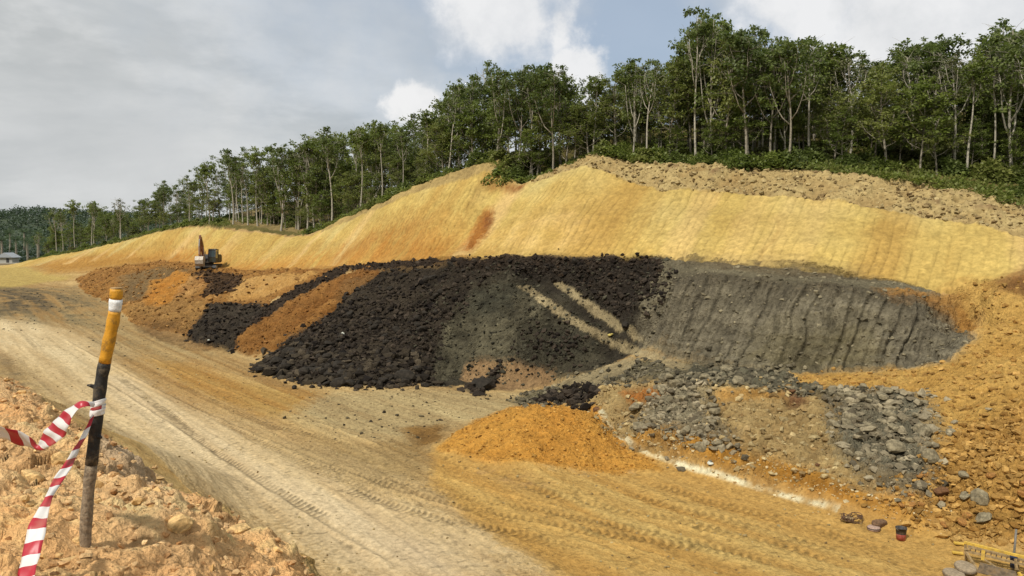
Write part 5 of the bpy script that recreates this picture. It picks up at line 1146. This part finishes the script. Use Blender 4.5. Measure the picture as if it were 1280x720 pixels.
for i in range(15):
    a = .12 + i * .13; g = Geo(); g.beam(fp(a, .33, zt - .24 - a * .05), fp(a + .01, .04, .42 - a * .03), .022, .022); g.build('rung', RUST, fr)
g = Geo(); g.beam(fp(.5, -.10, .34), fp(1.0, -.30, .16), .03, .03); g.build('hose', OLDW, fr)
g = Geo(); g.prism([(.36, .0), (1.38, -.02), (1.30, .26), (.44, .30)], -.36, -.33, 1)
pl_ = g.build('plate', PLT, fr); pl_.rotation_euler = (0, 0, math.atan2(u.y, u.x))
g = Geo(); g.beam(fp(1.36, -.30, .24), fp(1.62, -.5, -.02), .07, .05); g.build('skid_foot', YR, fr)
for q in ((.0, .3), (2.2, .3), (1.3, .33)):
    g = Geo(); g.beam(fp(q[0], q[1], zt - .3), fp(q[0], q[1] + .05, -.05), .05, .05); g.build('rear_leg', OLDW, fr)
pq = Vector(P(1266, 717, 22.0)); po = empty('steel_pipe', (pq.x, pq.y, land(pq.x, pq.y))); tag(po, 'thin upright dark pipe with blue wrapping behind the yellow rail', 'pipe')
g = Geo(); g.tube([(0, 0, -.1), (.02, 0, .6), (.06, .02, 1.22)], .03, 10); g.build('tube', pmat('pipe_grey', (.15, .14, .12), .6, noise=.3), po, smooth=True)
g = Geo(); g.tube([(0, 0, .12), (.005, 0, .3), (.0, 0, .48), (.02, 0, .55)], [.085, .075, .09, .04], 10, wob=.15); g.build('wrapping', BLUE, po, smooth=True)
for i, (px_, py_, lb, up_) in enumerate(((1192, 716, 'lower round grey slab beside the yellow frame', 0), (1206, 712, 'upper tilted round grey slab leaning on another by the frame', .1))):
    p = PZ(px_, py_ + 4, 0); dk = empty('concrete_disc', (p[0], p[1], land(p[0], p[1]) + up_)); tag(dk, lb, 'concrete disc')
    g = Geo(); g.lathe([(0, 0), (.26, 0), (.28, .02), (.28, .10), (.26, .12), (.0, .12)], 26); dd = g.build('slab', CONC, dk); g = Geo(); g.lathe([(.281, .035), (.292, .045), (.292, .075), (.281, .085)], 26); g.build('rim', PLT, dk); dk.rotation_euler = (R(6 + 6 * i), R(-5 * i), .6)
for px_, py_, lb in ((1199, 683, 'short yellow plank end left of the frame top'), (1197, 695, 'short yellow plank end left of the frame foot')):
    p = at(px_, py_); g = Geo(); g.box((0, 0, 0), (.30, .12, .05)); o = g.build('plank', YR, None, bevel=.008); o.location = (p[0], p[1], land(p[0], p[1]) + .06); o.rotation_euler = (.1, .08, -.2); tag(o, lb, 'plank')

# ------------------------------------------------------------------ the valley and far hill at the left
g = Geo(); n = 72
rr_ = [0, 300, 900, 3000, 6000]
vs = [(0, 0, -6)]; fs = []
tag(new_mesh('valley_floor', np.array([(-6000, -6000, -6), (6000, -6000, -6), (6000, 6000, -6), (-6000, 6000, -6)]), np.array([(0, 1, 2, 3)]), pmat('valley_green', (.05, .065, .025), .9, noise=.4, scale=.02)), 'green valley floor far beyond the road', 'ground', kind='structure')
hxs = np.linspace(-1500, 300, 181); hys = np.linspace(620, 1300, 60); HX, HY = np.meshgrid(hxs, hys)
def hillz(a, b):
    pr_ = np.exp(-((b - 980) / 230) ** 2); return -6 + pr_ * (40 + 4 * np.sin(a / 130) + 2.5 * np.sin(a / 47 + 1)) 
HZ = hillz(HX, HY)
ii = np.arange(HX.size).reshape(HX.shape); qd = np.stack([ii[:-1, :-1], ii[:-1, 1:], ii[1:, 1:], ii[1:, :-1]], -1).reshape(-1, 4)
tag(new_mesh('hills', np.stack([HX, HY, HZ], -1).reshape(-1, 3), qd, pmat('far_hill_green', (.045, .062, .03), .9, noise=.3, scale=.03), smooth=True), 'low forested hill on the horizon at the far left', 'hill', kind='structure')
n = 3400; fxs = rng.uniform(-1150, -250, n); fys = rng.uniform(640, 1040, n)
tag(leaves('forest', np.stack([fxs, fys, hillz(fxs, fys) + rng.uniform(2, 7, n)], -1), rng.uniform(4, 8, n), 44, 2.1, L_FAR, None, rng, flat=.8, droop=.1), 'unbroken dark forest clothing the far hill', 'forest', kind='stuff')
n = 900; fys = rng.uniform(300, 620, n); fxs = -fys * rng.uniform(.50, .80, n)
tag(leaves('forest', np.stack([fxs, fys, rng.uniform(-4, 3, n) + (fys - 300) * .012], -1), rng.uniform(2.5, 5, n), 60, 1.3, L_FAR, None, rng, flat=.8, droop=.1), 'mid green plantation growth filling the valley below the hill', 'plantation', kind='stuff')
def make_palm(seed):
    rg = random.Random(seed); root = empty('palm_tree'); g = Geo(); hh = 7.0
    g.tube([(0, 0, -1), (.1, 0, 2), (.0, .1, 4.5), (.05, .05, hh)], [.42, .36, .34, .36], 8); g.build('trunk', BARK_D, root, smooth=True)
    vs = []; fs = []; tones = []
    for i in range(26):
        a = i * 2.4; el = rg.uniform(-.25, 1.25); L = rg.uniform(3.4, 4.6); prev = None; dv = np.array([math.cos(a), math.sin(a), 0])
        P_ = [np.array([.05, .05, hh]) + dv * L * q * math.cos(el) * (1 - .15 * q) + np.array([0, 0, L * q * math.sin(el) - 1.9 * q * q]) for q in np.linspace(0, 1, 9)]
        sd_ = np.array([-dv[1], dv[0], 0])
        for j in range(1, 9):
            for sg in (-1, 1):
                for m_ in (0, .5):
                    b0 = P_[j - 1] * (1 - m_) + P_[j] * m_; tip = b0 + sd_ * sg * .75 * math.sin(.35 + 2.6 * j / 9) + dv * .45 - np.array([0, 0, .28]); w_ = (P_[j] - P_[j - 1]) * .18
                    k = len(vs); vs += [b0, b0 + w_, tip + w_ * .3, tip]; fs.append((k, k + 1, k + 2, k + 3)); tones += [rg.random()] * 4
    t3 = np.array(tones)[:, None].repeat(3, 1)
    new_mesh('crown', np.array(vs), np.array(fs), L_PALM, root, colors=t3); return root
pm = make_palm(2); up_ = False
PALMS = [(2, 300, 285, 'oil palm at the left picture edge beyond the hut'), (20, 300, 300, 'oil palm right behind the white roofed hut'), (34, 302, 270, 'oil palm just right of the hut'), (47, 303, 255, 'big oil palm below the first crest trees'), (60, 306, 248, 'oil palm tucked against the end of the ridge'), (12, 292, 340, 'smaller oil palm further back above the hut'), (30, 290, 360, 'distant oil palm beneath the far hill'), (48, 292, 330, 'distant oil palm left of the crest trees')]
for px_, py_, Y_, lb in PALMS:
    o = pm if not up_ else copy_tree(pm); up_ = True
    p = P(px_, py_, Y_); zb = p[2] - 7.0 * 1.1; o.location = (p[0], p[1], zb); o.scale = (1.1, 1.1, 1.1); o.rotation_euler = (0, 0, rng.uniform(0, 6)); tag(o, lb, 'palm tree', 'oil palms in the valley')
p = P(11, 327, 262); ht = empty('hut', (p[0], p[1], p[2] - .5)); tag(ht, 'small pale hut with a grey pitched roof at the far left', 'hut')
g = Geo(); g.box((0, 0, 1.0), (4.6, 3.6, 2.2)); g.build('wall', pmat('hut_wall', (.36, .35, .31), .9, noise=.1), ht)
g = Geo(); g.prism([(-3.0, 1.9), (3.0, 1.9), (0, 3.5)], -2.4, 2.4, 1); g.build('roof', pmat('zinc_roof', (.30, .32, .34), .5, noise=.15), ht)
g = Geo(); g.box((.8, -1.83, .8), (.9, .08, 1.7)); g.build('door', DGR, ht)
a_, b_ = P(-40, 331, 246), P(21, 331, 244); g = Geo(); mid = [(a_[i] + b_[i]) / 2 for i in range(3)]
wl_ = empty('concrete_wall', (mid[0], mid[1], mid[2])); tag(wl_, 'low pale concrete barrier in front of the far hut', 'wall')
g.box((0, 0, -.5), (b_[0] - a_[0], .5, 1.8)); g.build('panel', CONC, wl_); g = Geo(); g.box((0, 0, .5), (b_[0] - a_[0] + .2, .7, .18)); g.build('coping', pmat('pale_concrete', (.5, .46, .38), .9), wl_)
